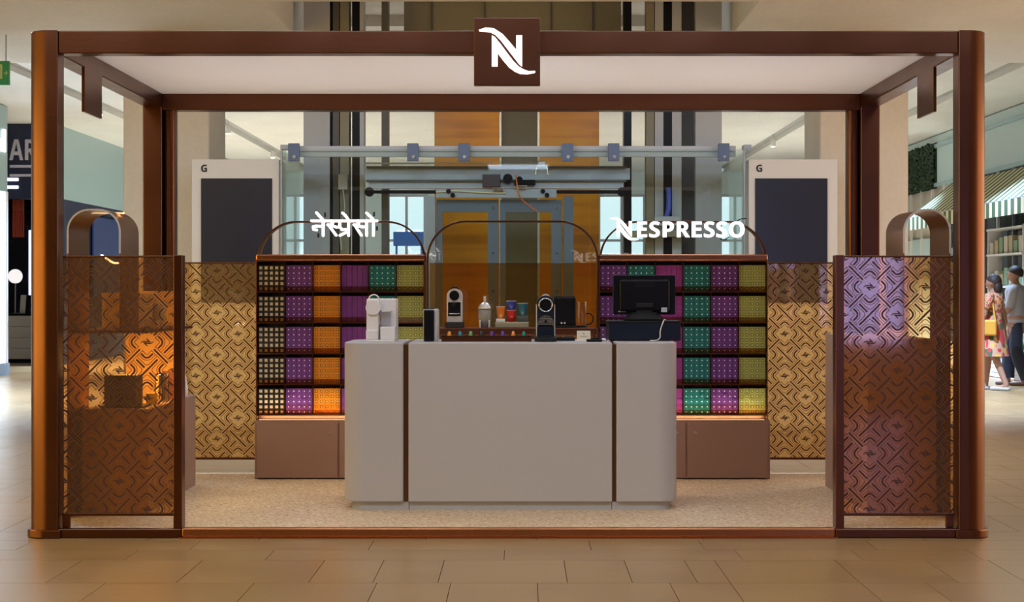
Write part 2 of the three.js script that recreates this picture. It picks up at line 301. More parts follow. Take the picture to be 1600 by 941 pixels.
// ------------------------------------------------------------------ kiosk: platform, frame, canopy
const PF = 0.05;   // platform top
struct('floor_platform', rb(-2.44, 2.44, 0, PF, -2.62, -0.045, 0.004), M.terrazzo, 'speckled beige terrazzo platform of the coffee kiosk');
{
  const t = thing('kiosk_frame', 'copper brown metal frame of the kiosk with four rounded posts and beams', 'frame');
  // corner posts: a large quarter round on the outer front corner
  for (const s of [-1, 1]) {
    const round = 0.115, sh = s < 0 ? rrect(-2.535, -2.366, -0.005, 0.117, [round, 0.008, 0.008, 0.02]) : rrect(2.366, 2.53, -0.005, 0.117, [0.008, round, 0.02, 0.008]);
    const post = part('post', plan(sh, 0.02, 2.672, 0.006), M.copper, t);
    const sf = s < 0 ? rrect(-2.55, -2.35, -0.018, 0.125, [round, 0.006, 0.006, 0.02]) : rrect(2.35, 2.545, -0.018, 0.125, [0.006, round, 0.02, 0.006]);
    part('post_foot', plan(sf, 0, 0.045, 0.006), M.copper, post);
    part('post', [rb(s * 2.5, s * 2.37, 0, 2.672, -2.60, -2.44, 0.01), plan(rrect(Math.min(s * 2.37, s * 2.295), Math.max(s * 2.37, s * 2.295), 2.49, 2.6, [0.03, 0.03, 0.01, 0.01]), 0, 2.56)], M.copper, t);
    part('side_beam', rb(s * 2.49, s * 2.37, 2.55, 2.668, -2.47, -0.10, 0.006), M.copper, t);
    part('hanging_blade', rb(s * 2.388, s * 2.370, 2.302, 2.56, -0.90, -0.53, 0.003), M.copper, t);
  }
  part('front_beam', rb(-2.366, 2.366, 2.55, 2.67, -0.11, -0.006, 0.006), M.copper, t);
  part('back_beam', rb(-2.40, 2.40, 2.53, 2.668, -2.58, -2.46, 0.006), M.copper, t);
  // kerb along the front of the platform
  part('kerb', [rb(-1.717, 1.717, 0.006, 0.054, -0.05, 0.0, 0.01), bb(-1.73, 1.73, 0, 0.008, -0.03, 0.006)], M.copperBright, t);
  for (const s of [-1, 1]) part('kerb', rb(s * 1.72, s * 2.40, 0.0, 0.05, -0.05, -0.002, 0.008), M.copper, t);
}
single('canopy_panel', bb(-2.375, 2.375, 2.640, 2.648, -2.47, -0.105), M.canopy, 'white stretched fabric ceiling panel inside the copper frame', 'canopy');

// square plaque with the lit mark on the front beam
const K = 0.346 / 400;   // metres per unit of the mark's drawing
function markShapes(k, ox, oy) { return [LOGO_A, LOGO_B].map((P) => polyShape(P.map(([x, y]) => [(x - 599) * k + ox, (327 - y) * k + oy]))); }
{
  const t = thing('plaque_sign', 'square brown plaque with glowing white letter mark on the front beam', 'sign', [-0.006, 2.55, 0]);
  part('plaque', rb(-0.173, 0.173, -0.175, 0.175, 0.0, 0.06, 0.004), M.copper, t);
  part('lit_sign_mark', markShapes(K, 0, 0).map((s) => front(s, 0.060, 0.075)), M.signWhite, t);
  const a = new THREE.RectAreaLight(lin(1, 0.97, 1), 1.6, 0.22, 0.22); a.position.set(-0.006, 2.55, 0.09); a.lookAt(-0.006, 2.55, 4); scene.add(a);
}

// patterned bronze screens
function screenUnit(label, x0, x1, y0, y1, z, stile, feet) {
  const film = z < -1 ? M.filmBack : M.film;
  const t = thing('patterned_screen', label, 'screen', [0, 0, 0], 'bronze patterned screens');
  part('pane', bb(x0, x1, y0, y1, z - 0.003, z + 0.003), film, t);
  part('rail', rb(x0 - 0.005, x1 + 0.005, y0 - 0.012, y0 + 0.004, z - 0.012, z + 0.012, 0.003), M.copper, t);
  part('rail', rb(x0, x1, y1 - 0.004, y1 + 0.006, z - 0.008, z + 0.008, 0.003), M.copperDark, t);
  if (stile) part('stile', rb(...stile, 0, 1.49, z - 0.04, z + 0.045, 0.004), M.copper, t);
  if (feet) for (const [a, b] of feet) part('foot', rb(a, b, PF, y0, z - 0.012, z + 0.012, 0.003), M.copper, t);
  return t;
}
screenUnit('bronze patterned glass screen at the front, before the amber lit display', -2.355, -1.762, 0.124, 1.482, -0.055, [-1.762, -1.717], [[-2.355, -2.315]]);
screenUnit('bronze patterned glass screen at the front, before the plain tall pedestal', 1.767, 2.352, 0.124, 1.482, -0.055, [1.722, 1.767], [[2.312, 2.352]]);
screenUnit('golden patterned glass screen at the back, beside the black capsule column', -2.29, -1.70, 0.158, 1.492, -2.55, null, [[-2.29, -2.27], [-1.72, -1.70]]);
screenUnit('golden patterned glass screen at the back, beside the green capsule column', 1.735, 2.29, 0.158, 1.492, -2.55, null, [[1.735, 1.755], [2.27, 2.29]]);
{
  const t = thing('back_screen', 'plain bronze tinted glass screen behind the middle arch', 'screen');
  part('pane', bb(-0.56, 0.58, PF + 0.1, 1.492, -2.553, -2.547), M.bronzeGlass, t);
  part('rail', rb(-0.56, 0.58, PF, PF + 0.1, -2.565, -2.535, 0.004), M.copper, t);
}

// ------------------------------------------------------------------ counter
{
  const t = thing('service_counter', 'grey service counter with rounded ends and copper inlay strips', 'counter', [0, 0, 0]);
  const zf = 0.71, zb = 1.36;   // shape y is -z
  const y0 = 0.098, y1 = 1.006;
  part('end_section', plan(rrect(-0.950, -0.604, zf, zb, [0.12, 0.012, 0.01, 0.12]), y0, y1, 0.006), M.counter, t);
  part('middle_section', plan(rrect(-0.575, 0.586, zf, zb, [0.006, 0.006, 0.006, 0.006]), y0, y1, 0.006), M.counter, t);
  part('end_section', plan(rrect(0.610, 0.963, zf, zb, [0.012, 0.12, 0.12, 0.01]), y0, y1, 0.006), M.counter, t);
  part('inlay_strip', bb(-0.604, -0.575, y0, y1 - 0.012, -zb + 0.01, -zf - 0.018), M.copperDark, t);
  part('inlay_strip', bb(0.586, 0.610, y0, y1 - 0.012, -zb + 0.01, -zf - 0.018), M.copperDark, t);
  part('light_strip', bb(-0.80, 0.82, 0.60, 0.635, -zb - 0.012, -zb - 0.002), M.ledWarm, t);  // added on the unseen staff side to brighten the lower rack rows
  const a = new THREE.RectAreaLight(lin(1, 0.82, 0.60), 62, 1.6, 0.035); a.position.set(0.01, 0.617, -zb - 0.016); a.lookAt(0.01, 0.117, -zb - 0.88); scene.add(a);
  part('plinth', plan(rrect(-0.905, -0.574, zf + 0.02, zb - 0.03, [0.08, 0.002, 0.002, 0.08]), PF, 0.098), M.counterPlinth, t);
  part('plinth', plan(rrect(-0.571, 0.583, zf + 0.02, zb - 0.03, [0.002, 0.002, 0.002, 0.002]), PF, 0.098), M.counterPlinth, t);
  part('plinth', plan(rrect(0.586, 0.92, zf + 0.02, zb - 0.03, [0.002, 0.08, 0.08, 0.002]), PF, 0.098), M.counterPlinth, t);
}

// ------------------------------------------------------------------ capsule racks on their cabinets
const COL = 0.185, ROW = 0.2055, RY = 0.472, RZ = -2.26;
function sleeveGeo(kind) {
  const w = 0.0338, h = 0.0345, d = 0.07;
  const C = { black: [0.012, 0.008, 0.006], purple: [0.13, 0.035, 0.20], orange: [0.62, 0.20, 0.008], plum: [0.15, 0.03, 0.19], teal: [0.01, 0.145, 0.135], green: [0.34, 0.35, 0.085], magenta: [0.25, 0.03, 0.20] }[kind];
  const dark = { orange: [0.07, 0.02, 0.005], green: [0.05, 0.055, 0.01], purple: [0.06, 0.01, 0.10], teal: [0.004, 0.06, 0.06] }[kind], pale = { black: [0.50, 0.42, 0.30], purple: [0.75, 0.62, 0.85], teal: [0.6, 0.8, 0.8], orange: [0.62, 0.28, 0.03], green: [0.50, 0.50, 0.16] }[kind];
  const q = (s, z, c) => { const g = prep(new THREE.PlaneGeometry(s, s)); g.translate(0, 0, z); return paint(g, c); };
  const list = [paint(prep(bb(-w / 2, w / 2, -h / 2, h / 2, -d, 0)), C)];
  if (kind === 'black') list.push(q(0.0195, 0.0006, pale));
  if (kind === 'purple' || kind === 'teal') list.push(q(0.0175, 0.0004, dark), q(0.0145, 0.0006, C), q(0.0075, 0.0009, pale));
  if (kind === 'orange' || kind === 'green') list.push(q(0.0195, 0.0004, dark), q(0.0125, 0.0007, pale));
  return mergeGeometries(list.map((g) => { g.deleteAttribute('uv'); return g; }));
}
const sleeveGeos = {}; for (const k of ['black', 'purple', 'orange', 'plum', 'teal', 'green', 'magenta']) sleeveGeos[k] = sleeveGeo(k);
const spareSleeves = [];
const ORD = ['first', 'second', 'third', 'fourth', 'fifth'];
function rack(x0, kinds, side, label, cabinetLabel) {
  const t = thing('capsule_rack', label, 'rack', [x0, 0, 0], 'capsule racks'), W = COL * 6, x1 = x0 + W;
  const top = RY + ROW * 5;
  part('back_panel', bb(0, W, RY - 0.03, top + 0.03, RZ - 0.12, RZ - 0.10), M.rackDark, t);
  for (const x of [-0.008, W]) part('side_panel', rb(x, x + 0.008, RY - 0.03, top + 0.03, RZ - 0.12, RZ + 0.025, 0.002), M.copper, t);
  for (let r = 0; r <= 5; r++) part('shelf', bb(0, W, RY + r * ROW - 0.0035, RY + r * ROW + 0.0035, RZ - 0.10, RZ + 0.022), M.copper, t);
  for (let c = 1; c < 6; c++) part('divider', bb(c * COL - 0.0025, c * COL + 0.0025, RY, top, RZ - 0.10, RZ + 0.018), M.copper, t);
  for (let r = 0; r < 5; r++) part('shelf_lip', bb(0, W, RY + r * ROW + 0.0035, RY + r * ROW + 0.038, RZ + 0.019, RZ + 0.022), M.lip, t);
  part('top_bar', [rb(-0.008, W + 0.008, top + 0.004, top + 0.045, RZ - 0.13, RZ + 0.03, 0.01)], M.copperBright, t);
  part('bottom_ledge', rb(-0.008, W + 0.008, 0.446, RY - 0.004, RZ - 0.12, RZ - 0.02, 0.002), M.copperDark, t);
  part('light_strip', bb(0.02, W - 0.02, 0.4455, 0.4485, RZ + 0.044, RZ + 0.056), M.ledWarm, t);
  const a = new THREE.RectAreaLight(lin(1, 0.80, 0.55), 95, W - 0.04, 0.012); a.position.set(x0 + W / 2, 0.4515, RZ + 0.051); a.lookAt(x0 + W / 2, 0.60, RZ - 0.0); scene.add(a);
  // sleeves
  for (let r = 0; r < 5; r++) for (let c = 0; c < 6; c++) {
    const own = r < 2 && (side === 'dark' ? c < 3 : c > 2);   // r counts from the lowest shelf
    for (let i = 0; i < 5; i++) for (let j = 0; j < 5; j++) {
      const x = x0 + c * COL + 0.0925 + (j - 2) * 0.0353, y = RY + r * ROW + 0.0035 + 0.0173 + 0.0004 + i * 0.0349, z = RZ + 0.004 - rr(0, 0.003);
      const kind = kinds[c];
      if (own) {
        const m = new THREE.Mesh(sleeveGeos[kind], M.sleeve); m.name = numbered('capsule_box'); m.position.set(x, y, z); m.castShadow = m.receiveShadow = true; scene.add(m);
        tag(m, `${kind} capsule box, ${ORD[j]} from left in tier ${['one', 'two', 'three', 'four', 'five'][i]} up, ${r ? 'fourth' : 'lowest'} shelf of ${side} rack`.replace('dark rack', 'left rack').replace('bright rack', 'right rack'), 'capsule box', 'capsule boxes on the two lowest shelves');
      } else { const g = sleeveGeos[kind].clone(); g.translate(x, y, z); spareSleeves.push(g); }
    }
  }
  // cabinet below
  const cb = thing('base_cabinet', cabinetLabel, 'cabinet', [x0, 0, 0], 'base cabinets');
  const zc = -2.20;
  part('body', [rb(-0.012, W + 0.02, PF + 0.006, 0.443, -2.56, zc - 0.012, 0.004)], M.cabinet, cb);
  part('plinth', bb(0.01, W - 0.01, PF, PF + 0.006, -2.54, zc - 0.03), M.blackMatt, cb);
  const seams = side === 'dark' ? [[0.0, 0.543, 0.49], [0.549, W + 0.008, 0.60]] : [[-0.0, 0.57, 0.515], [0.576, W + 0.004, 0.632]];
  for (const [a0, b0, lk] of seams) {
    const d = part('door', rb(a0 + 0.003, b0 - 0.003, PF + 0.012, 0.428, zc - 0.014, zc, 0.002), M.cabinet, cb);
    part('lock', disc(0.011, 0.012, lk, 0.362, zc + 0.002), M.chrome, d);
  }
  return t;
}
rack(-1.69, ['black', 'purple', 'orange', 'plum', 'teal', 'green'], 'dark', 'capsule wall rack with a black first column behind the white machine', 'brown base cabinet under the rack with the black column');
rack(0.59, ['purple', 'teal', 'magenta', 'teal', 'purple', 'green'], 'bright', 'capsule wall rack of purple, teal and green behind the till', 'brown base cabinet under the rack behind the till');
{
  const m = new THREE.Mesh(mergeGeometries(spareSleeves), M.sleeve); m.name = 'upper_capsule_boxes'; m.castShadow = m.receiveShadow = true; scene.add(m);
  tag(m, 'coloured capsule boxes filling the upper shelves of both racks', 'capsule boxes', null, 'stuff');
}

// arches above the racks and round the middle
function arch(label, x0, x1, yb, z0, z1) {
  const t = thing('copper_arch', label, 'arch', [0, 0, 0], 'copper arches');
  part('arch_bar', front(archShape(x0, x1, yb, 1.768, 0.26, 0.011), z0, z1, 0.002), M.copper, t);
}
arch('thin copper arch carrying the glowing Hindi letters', -1.688, -0.572, 1.546, -2.34, -2.25);
arch('tall copper arch in the middle between the two racks', -0.560, 0.578, PF, -2.27, -2.19);
arch('thin copper arch carrying the glowing Latin letters', 0.590, 1.702, 1.546, -2.34, -2.25);
{
  // Hindi letters as round strokes; drawing units, 1600 units = 150 px
  const u = 0.0041 / 10.667, X = (x) => (x - 780) * u, Y = (y) => (335 - y) * u;
  const lines = [
    [[215, 335], [1345, 335]], [[415, 335], [415, 590]], [[415, 432], [300, 425], [245, 440], [255, 485], [300, 492]], [[300, 195], [345, 245], [415, 320]],
    [[562, 335], [578, 378], [545, 408], [495, 404]], [[520, 425], [638, 585]], [[560, 418], [640, 445], [700, 445]], [[700, 335], [700, 440], [745, 488], [855, 480]], [[855, 335], [855, 590]], [[850, 515], [705, 588]], [[750, 200], [800, 245], [855, 320]],
    [[1012, 335], [1030, 378], [995, 408], [945, 404]], [[970, 425], [1075, 585]], [[1005, 418], [1090, 442], [1165, 440]], [[1165, 335], [1165, 590]], [[1282, 335], [1282, 590]], [[1165, 200], [1215, 245], [1285, 320]],
  ];
  const t = thing('lit_sign_letters', 'glowing white Hindi letters on the arch above the dark rack', 'sign', [-1.108, 1.767, -2.235]);
  part('lit_letters', lines.flatMap((l) => stroke(l.map(([x, y]) => [X(x), Y(y)]), 0.0165)).map((s) => front(s, 0, 0.022)), M.signWhite, t);
  part('bracket', [[440, 215], [1290, 205], [325, 570], [550, 585], [1340, 450]].map(([x, y]) => rb(X(x) - 0.006, X(x) + 0.006, Y(y) - 0.02, Y(y) + 0.01, -0.018, -0.004, 0.002)), M.blackMatt, t);
  const a = new THREE.RectAreaLight(lin(1, 0.96, 1), 1.5, 0.44, 0.10); a.position.set(-1.108, 1.75, -2.205); a.lookAt(-1.108, 1.75, 0); scene.add(a);
}
const font = await new FontLoader().loadAsync('fonts/droid/droid_sans_bold.typeface.json');
function lettering(text, h, depth, width) {   // cap height h; squeezed or widened to the given width
  const g = new TextGeometry(text, { font, size: h, depth, curveSegments: 6, bevelEnabled: false }); g.computeBoundingBox(); const b = g.boundingBox;
  g.translate(-b.min.x, 0, 0); if (width) g.scale(width / (b.max.x - b.min.x), 1, 1); return g;
}
{
  const t = thing('lit_sign_letters', 'glowing white Latin letters on the arch above the till', 'sign', [0.70, 1.658, -2.235]);
  const word = lettering('ESPRESSO', 0.104, 0.022, 0.712); word.translate(0.138, 0, 0);
  const k = 0.104 / 186 * 1.02;
  const mark = markShapes(k * 0.97, 0.052, 0.054).map((s) => front(s, 0, 0.022)); mark.forEach((g) => g.scale(1.0, 1, 1));
  part('lit_letters', [word, ...mark], M.signWhite, t);
  const sw = (pts) => tube(pts, 0.004, 16, 6);
  part('swash', [sw([[0.80, 0.108, 0.004], [0.83, 0.122, 0.004], [0.865, 0.124, 0.004]]), sw([[0.69, -0.012, 0.004], [0.715, -0.016, 0.004], [0.75, 0.0, 0.004]])], M.blackMatt, t);
  const a = new THREE.RectAreaLight(lin(1, 0.96, 1), 1.5, 0.82, 0.10); a.position.set(1.12, 1.71, -2.205); a.lookAt(1.12, 1.71, 0); scene.add(a);
}

// ------------------------------------------------------------------ middle shelf and what stands on it
const SH = 1.063;
{
  const t = thing('display_shelf', 'long copper display shelf in the middle arch behind the counter', 'shelf');
  part('shelf_board', rb(-0.50, 0.56, 1.013, SH, -2.14, -1.93, 0.006), M.copper, t);
  for (const x of [-0.49, 0.53]) part('leg', rb(x, x + 0.025, PF, 1.013, -2.12, -1.97, 0.004), M.copper, t);
}
{
  const t = thing('coffee_machine', 'silver capsule coffee machine with black dial on the copper shelf', 'coffee machine', [-0.367, SH, -2.03]);
  part('base', rb(-0.062, 0.062, 0, 0.034, -0.09, 0.10, 0.006), M.blackMatt, t);
  part('body', front(rrect(-0.05, 0.05, 0.034, 0.252, [0.003, 0.003, 0.048, 0.048]), -0.09, 0.04, 0.004), M.silverPaint, t);
  part('recess', rb(-0.041, 0.041, 0.075, 0.165, 0.036, 0.043, 0.002), M.black, t);
  part('drip_shelf', rb(-0.034, 0.034, 0.086, 0.093, 0.03, 0.07, 0.002), M.chrome, t);
  part('dial', disc(0.032, 0.012, 0, 0.208, 0.044, 28), M.black, t);
  part('lever', new THREE.TorusGeometry(0.026, 0.005, 8, 20, Math.PI).translate(0, 0.238, 0.0), M.black, t);
  part('brew_head', lathe([[0, 0], [0.011, 0], [0.014, 0.03], [0, 0.03]], 0, 0.135, 0.05), M.black, t);
}
{
  const t = thing('milk_frother', 'grey milk frother jar with domed lid and tall knob on the copper shelf', 'frother', [-0.170, SH, -2.03]);
  part('jar', lathe([[0, 0.0], [0.036, 0.0], [0.038, 0.04], [0.042, 0.06], [0.042, 0.12], [0.0, 0.12]], 0, 0, 0), std(lin(0.22, 0.20, 0.17), 0.25), t);
  part('base', [-1, 1].map((s) => rb(s * 0.030 - 0.006, s * 0.030 + 0.006, 0.0, 0.05, 0.028, 0.044, 0.003)), M.silverPaint, t);
  part('lid', lathe([[0, 0.165], [0.014, 0.163], [0.032, 0.15], [0.043, 0.128], [0.044, 0.116], [0, 0.116]].reverse(), 0, 0, 0), M.silver, t);
  part('knob', rb(-0.008, 0.008, 0.16, 0.205, -0.008, 0.008, 0.004), M.silverPaint, t);
}
{
  single('display_riser', rb(-0.101, 0.116, SH, SH + 0.037, -2.09, -1.97, 0.004), std(lin(0.30, 0.27, 0.17), 0.5), 'low olive display riser under the coloured cups', 'riser');
  const rise = SH + 0.037;
  single('cup_block', rb(-0.096, -0.038, rise, rise + 0.020, -2.06, -2.0, 0.003), M.white, 'small white block under the orange cup', 'block');
  single('cup_block', rb(0.040, 0.112, rise, rise + 0.040, -2.07, -2.0, 0.004), std(lin(0.06, 0.07, 0.065), 0.5), 'dark grey block under the teal cup', 'block');
  const cup = (name, label, c, x, y, r, h) => {
    const t = thing(name, label, 'cup', [x, y, -2.03], 'coloured coffee cups');
    part('cup_wall', lathe([[0, 0.001], [r * 0.72, 0.0], [r, h], [r - 0.003, h], [r * 0.69, 0.004], [0, 0.004]], 0, 0, 0), std(lin(...c), 0.25), t);
    part('rim', new THREE.TorusGeometry(r - 0.0012, 0.0016, 6, 28).rotateX(Math.PI / 2).translate(0, h, 0), M.silverPaint, t);
  };
  cup('coffee_cup', 'orange metal coffee cup on a small white block', [0.55, 0.14, 0.01], -0.065, rise + 0.020, 0.030, 0.078);
  cup('coffee_cup', 'red metal coffee cup under the blue cup', [0.42, 0.012, 0.012], 0.002, rise, 0.032, 0.075);
  cup('coffee_cup', 'blue metal coffee cup stacked on the red cup', [0.02, 0.04, 0.26], 0.002, rise + 0.075, 0.033, 0.060);
  cup('coffee_cup', 'dark teal coffee cup on a grey block', [0.01, 0.09, 0.14], 0.076, rise + 0.040, 0.036, 0.080);
}
{
  const t = thing('coffee_machine', 'large glossy black coffee machine body on the copper shelf', 'coffee machine', [0.349, SH, -2.04]);
  part('body', rb(-0.075, 0.075, 0.012, 0.198, -0.08, 0.07, 0.010), M.black, t);
  part('base', rb(-0.080, 0.080, 0, 0.014, -0.085, 0.085, 0.004), M.blackMatt, t);
  part('top_panel', rb(-0.068, 0.068, 0.198, 0.203, -0.07, 0.06, 0.003), M.blackMatt, t);
  part('button', [disc(0.006, 0.006, -0.02, 0.03, 0.072), disc(0.006, 0.006, 0.0, 0.03, 0.072)], M.silverPaint, t);
}
{
  const t = thing('glass_jug', 'tall clear glass mug with dark handle beside the black machine', 'jug', [0.465, SH, -2.03]);
  part('glass', lathe([[0, 0.002], [0.032, 0.0], [0.035, 0.168], [0.033, 0.168], [0.030, 0.006], [0, 0.006]], 0, 0, 0), phys(lin(0.95, 0.93, 0.9), 0.04, { transmission: 1, thickness: 0 }), t);
  part('base', cyl(0.034, 0.034, 0.012, 0, 0, 0), M.navyBlack, t);
  part('handle', new THREE.TorusGeometry(0.036, 0.0045, 8, 24, Math.PI * 1.25).rotateZ(-Math.PI * 0.62).translate(0.036, 0.055, 0), M.black, t);
}

// ------------------------------------------------------------------ on the counter
const CT = 1.006;
{
  const t = thing('coffee_machine', 'white boxy coffee machine with round disc and milk jug on the counter end', 'coffee machine', [-0.747, CT, -0.95]);
  part('base', front(rrect(-0.082, 0.082, 0, 0.012, [0.004, 0.004, 0.004, 0.004]), -0.16, 0.10, 0.003), M.white, t);
  part('body', [rb(-0.084, 0.084, 0.012, 0.250, -0.16, 0.03, 0.008), rb(-0.084, -0.012, 0.012, 0.250, -0.05, 0.075, 0.012)], M.white, t);
  part('cup_rest', rb(-0.084, -0.014, 0.012, 0.068, 0.03, 0.098, 0.006), M.white, t);
  part('milk_block', rb(-0.002, 0.084, 0.012, 0.088, 0.02, 0.088, 0.006), M.white, t);
  part('disc', disc(0.043, 0.014, -0.044, 0.198, 0.080, 32), M.white, t);
  part('lever', new THREE.TorusGeometry(0.030, 0.004, 8, 20, Math.PI).translate(-0.044, 0.243, 0.03), M.white, t);
  part('milk_jug', rb(0.004, 0.058, 0.092, 0.170, 0.02, 0.075, 0.005), phys(lin(0.75, 0.74, 0.80), 0.12, { transmission: 0.75, thickness: 0 }), t);
  part('jug_lid', rb(0.004, 0.060, 0.170, 0.182, 0.015, 0.078, 0.003), M.silverPaint, t);
  part('spout', rb(-0.010, 0.002, 0.10, 0.19, 0.05, 0.075, 0.003), M.chrome, t);
}
{
  const t = thing('coffee_machine', 'slim small machine with black front and silver sides on the counter', 'coffee machine', [-0.464, CT, -0.95]);
  part('body', rb(-0.040, 0.044, 0, 0.190, -0.17, 0.04, 0.012), M.silverPaint, t);
  part('front_panel', rb(-0.036, 0.026, 0.0, 0.186, 0.03, 0.058, 0.010), M.black, t);
  part('lid', front(rrect(-0.034, 0.030, 0.186, 0.194, [0.002, 0.002, 0.006, 0.006]), -0.12, 0.03), M.black, t);
}
const trayZ = -0.93;
{
  const t = thing('capsule_tray', 'long low copper tray holding a row of capsules on the counter', 'tray', [-0.134, CT, trayZ]);
  part('tray_floor', rb(-0.258, 0.258, 0, 0.006, -0.04, 0.04, 0.002), M.copper, t);
  const wall = polyShape([[-0.258, 0], [0.258, 0], [0.264, 0.034], [-0.264, 0.034]]);
  part('tray_wall', [front(wall, 0.036, 0.042), front(wall, -0.042, -0.036), bb(-0.262, -0.256, 0, 0.034, -0.04, 0.04), bb(0.256, 0.262, 0, 0.034, -0.04, 0.04)], M.copper, t);
  part('tray_insert', rb(-0.252, 0.252, 0.006, 0.030, -0.034, 0.034, 0.002), M.copperDark, t);
  const caps = [['amber', [0.55, 0.24, 0.02]], ['petrol blue', [0.02, 0.16, 0.20]], ['light green', [0.12, 0.26, 0.10]], ['black', [0.02, 0.02, 0.02]], ['deep violet', [0.09, 0.03, 0.20]], ['bluish purple', [0.10, 0.04, 0.26]], ['copper orange', [0.55, 0.20, 0.05]], ['sea green', [0.02, 0.17, 0.12]]];
  caps.forEach(([n, c], i) => {
    const k = thing('coffee_capsule', `${n} coffee capsule, ${['first', 'second', 'third', 'fourth', 'fifth', 'sixth', 'seventh', 'last'][i]} in the copper tray`, 'capsule', [-0.134 - 0.218 + i * 0.0622, CT + 0.030, trayZ]);
    const m = phys(lin(...c), 0.3, { metalness: 0.6 });
    part('cap', lathe([[0, 0.030], [0.006, 0.029], [0.010, 0.024], [0.0145, 0.004], [0.0148, 0.003], [0, 0.003]].reverse(), 0, 0, 0, 18), m, k);
    part('flange', cyl(0.0185, 0.0185, 0.003, 0, 0, 0, 20), m, k);
  });
}
{
  const t = thing('coffee_machine', 'dark capsule machine with chrome ring and silver drip grille on the counter', 'coffee machine', [0.210, CT, -0.95]);
  const chromeM = M.chrome;
  part('base', plan(rrect(-0.064, 0.064, -0.10, 0.14, [0.03, 0.03, 0.02, 0.02]), 0, 0.026, 0.004), M.blackMatt, t);
  part('body', front(rrect(-0.052, 0.052, 0.026, 0.268, [0.003, 0.003, 0.050, 0.050]), -0.13, 0.035, 0.004), M.navyBlack, t);
  part('side_trim', [-1, 1].map((s) => rb(s * 0.052 - 0.003, s * 0.052 + 0.003, 0.03, 0.215, -0.12, 0.034, 0.002)), M.silverPaint, t);
  part('dial', disc(0.034, 0.014, 0, 0.213, 0.040, 32), M.black, t);
  part('dial_ring', new THREE.TorusGeometry(0.038, 0.0042, 10, 36).translate(0, 0.213, 0.044), chromeM, t);
  part('lever', new THREE.TorusGeometry(0.022, 0.005, 8, 20, Math.PI).translate(0, 0.250, 0.01), M.silverPaint, t);
  const g = part('drip_grille', front(rrect(-0.045, 0.045, 0.095, 0.148, [0.004, 0.004, 0.044, 0.044]), 0.034, 0.044), M.blackMatt, t);
  for (let i = 0; i < 6; i++) { const y = 0.098 + i * 0.0085, w = i < 3 ? 0.043 : Math.sqrt(Math.max(0.0001, 0.044 * 0.044 - (y - 0.104) ** 2)) * 0.97; part('grille_bar', rb(-w, w, y, y + 0.004, 0.042, 0.048, 0.001), chromeM, g); }
  part('grille_rim', front(archShape(-0.048, 0.048, 0.085, 0.152, 0.047, 0.005), 0.034, 0.05), chromeM, t);
  part('outlet', disc(0.008, 0.012, 0, 0.118, 0.046), M.black, t);
  part('cup_shelf', rb(-0.042, 0.042, 0.026, 0.034, 0.03, 0.09, 0.003), M.blackMatt, t);
}
{
  const t = thing('counter_card', 'small white card with a printed line standing on the counter', 'card', [0.434, CT, -0.97]);
  const p = part('card', rb(-0.040, 0.040, 0.006, 0.062, -0.004, 0.0, 0.001), std(lin(0.75, 0.68, 0.56), 0.6), t); p.rotation.x = -0.15;
  part('stand', rb(-0.046, 0.046, 0, 0.010, -0.025, 0.012, 0.002), M.white, t);
  const cv = document.createElement('canvas'); cv.width = 256; cv.height = 160; const c = cv.getContext('2d'); c.fillStyle = '#d8ccb8'; c.fillRect(0, 0, 256, 160); c.fillStyle = '#5a3a20'; c.textAlign = 'center';
  for (const P of [LOGO_A, LOGO_B]) { c.beginPath(); P.forEach(([x, y], k) => { const a = 128 + (x - 599) * 0.12, b = 48 + (y - 325) * 0.12; k ? c.lineTo(a, b) : c.moveTo(a, b); }); c.fill(); }
  c.font = 'bold 24px serif'; c.fillText('NESPRESSO', 128, 106);
  const tx = new THREE.CanvasTexture(cv); tx.colorSpace = THREE.SRGBColorSpace;
  const pl = new THREE.Mesh(new THREE.PlaneGeometry(0.076, 0.052), std(lin(1, 1, 1), 0.6, { map: tx })); pl.name = 'print'; pl.position.set(0, 0.034, 0.0012); p.add(pl);
}
single('card_reader', [rb(0.445, 0.535, CT, CT + 0.016, -0.90, -0.84, 0.006), rb(0.47, 0.52, CT + 0.014, CT + 0.026, -0.885, -0.85, 0.006)], M.black, 'flat black card reader lying at the counter edge by the till', 'card reader');
single('power_strip', rb(0.275, 0.385, CT, CT + 0.022, -1.10, -1.04, 0.006), M.blackMatt, 'low black strip on the counter behind the dark machine', 'power strip');
{
  const t = thing('cash_drawer', 'wide dark navy cash drawer on the counter end', 'cash drawer', [0.796, CT, -1.16]);
  part('case', rb(-0.212, 0.212, 0.004, 0.112, -0.16, 0.14, 0.004), M.navyBlack, t);
  part('lid', rb(-0.218, 0.218, 0.108, 0.118, -0.165, 0.145, 0.003), M.blackMatt, t);
  for (const s of [-1, 1]) part('foot', rb(s * 0.19 - 0.015, s * 0.19 + 0.015, 0, 0.006, 0.08, 0.12, 0.002), M.blackMatt, t);
}
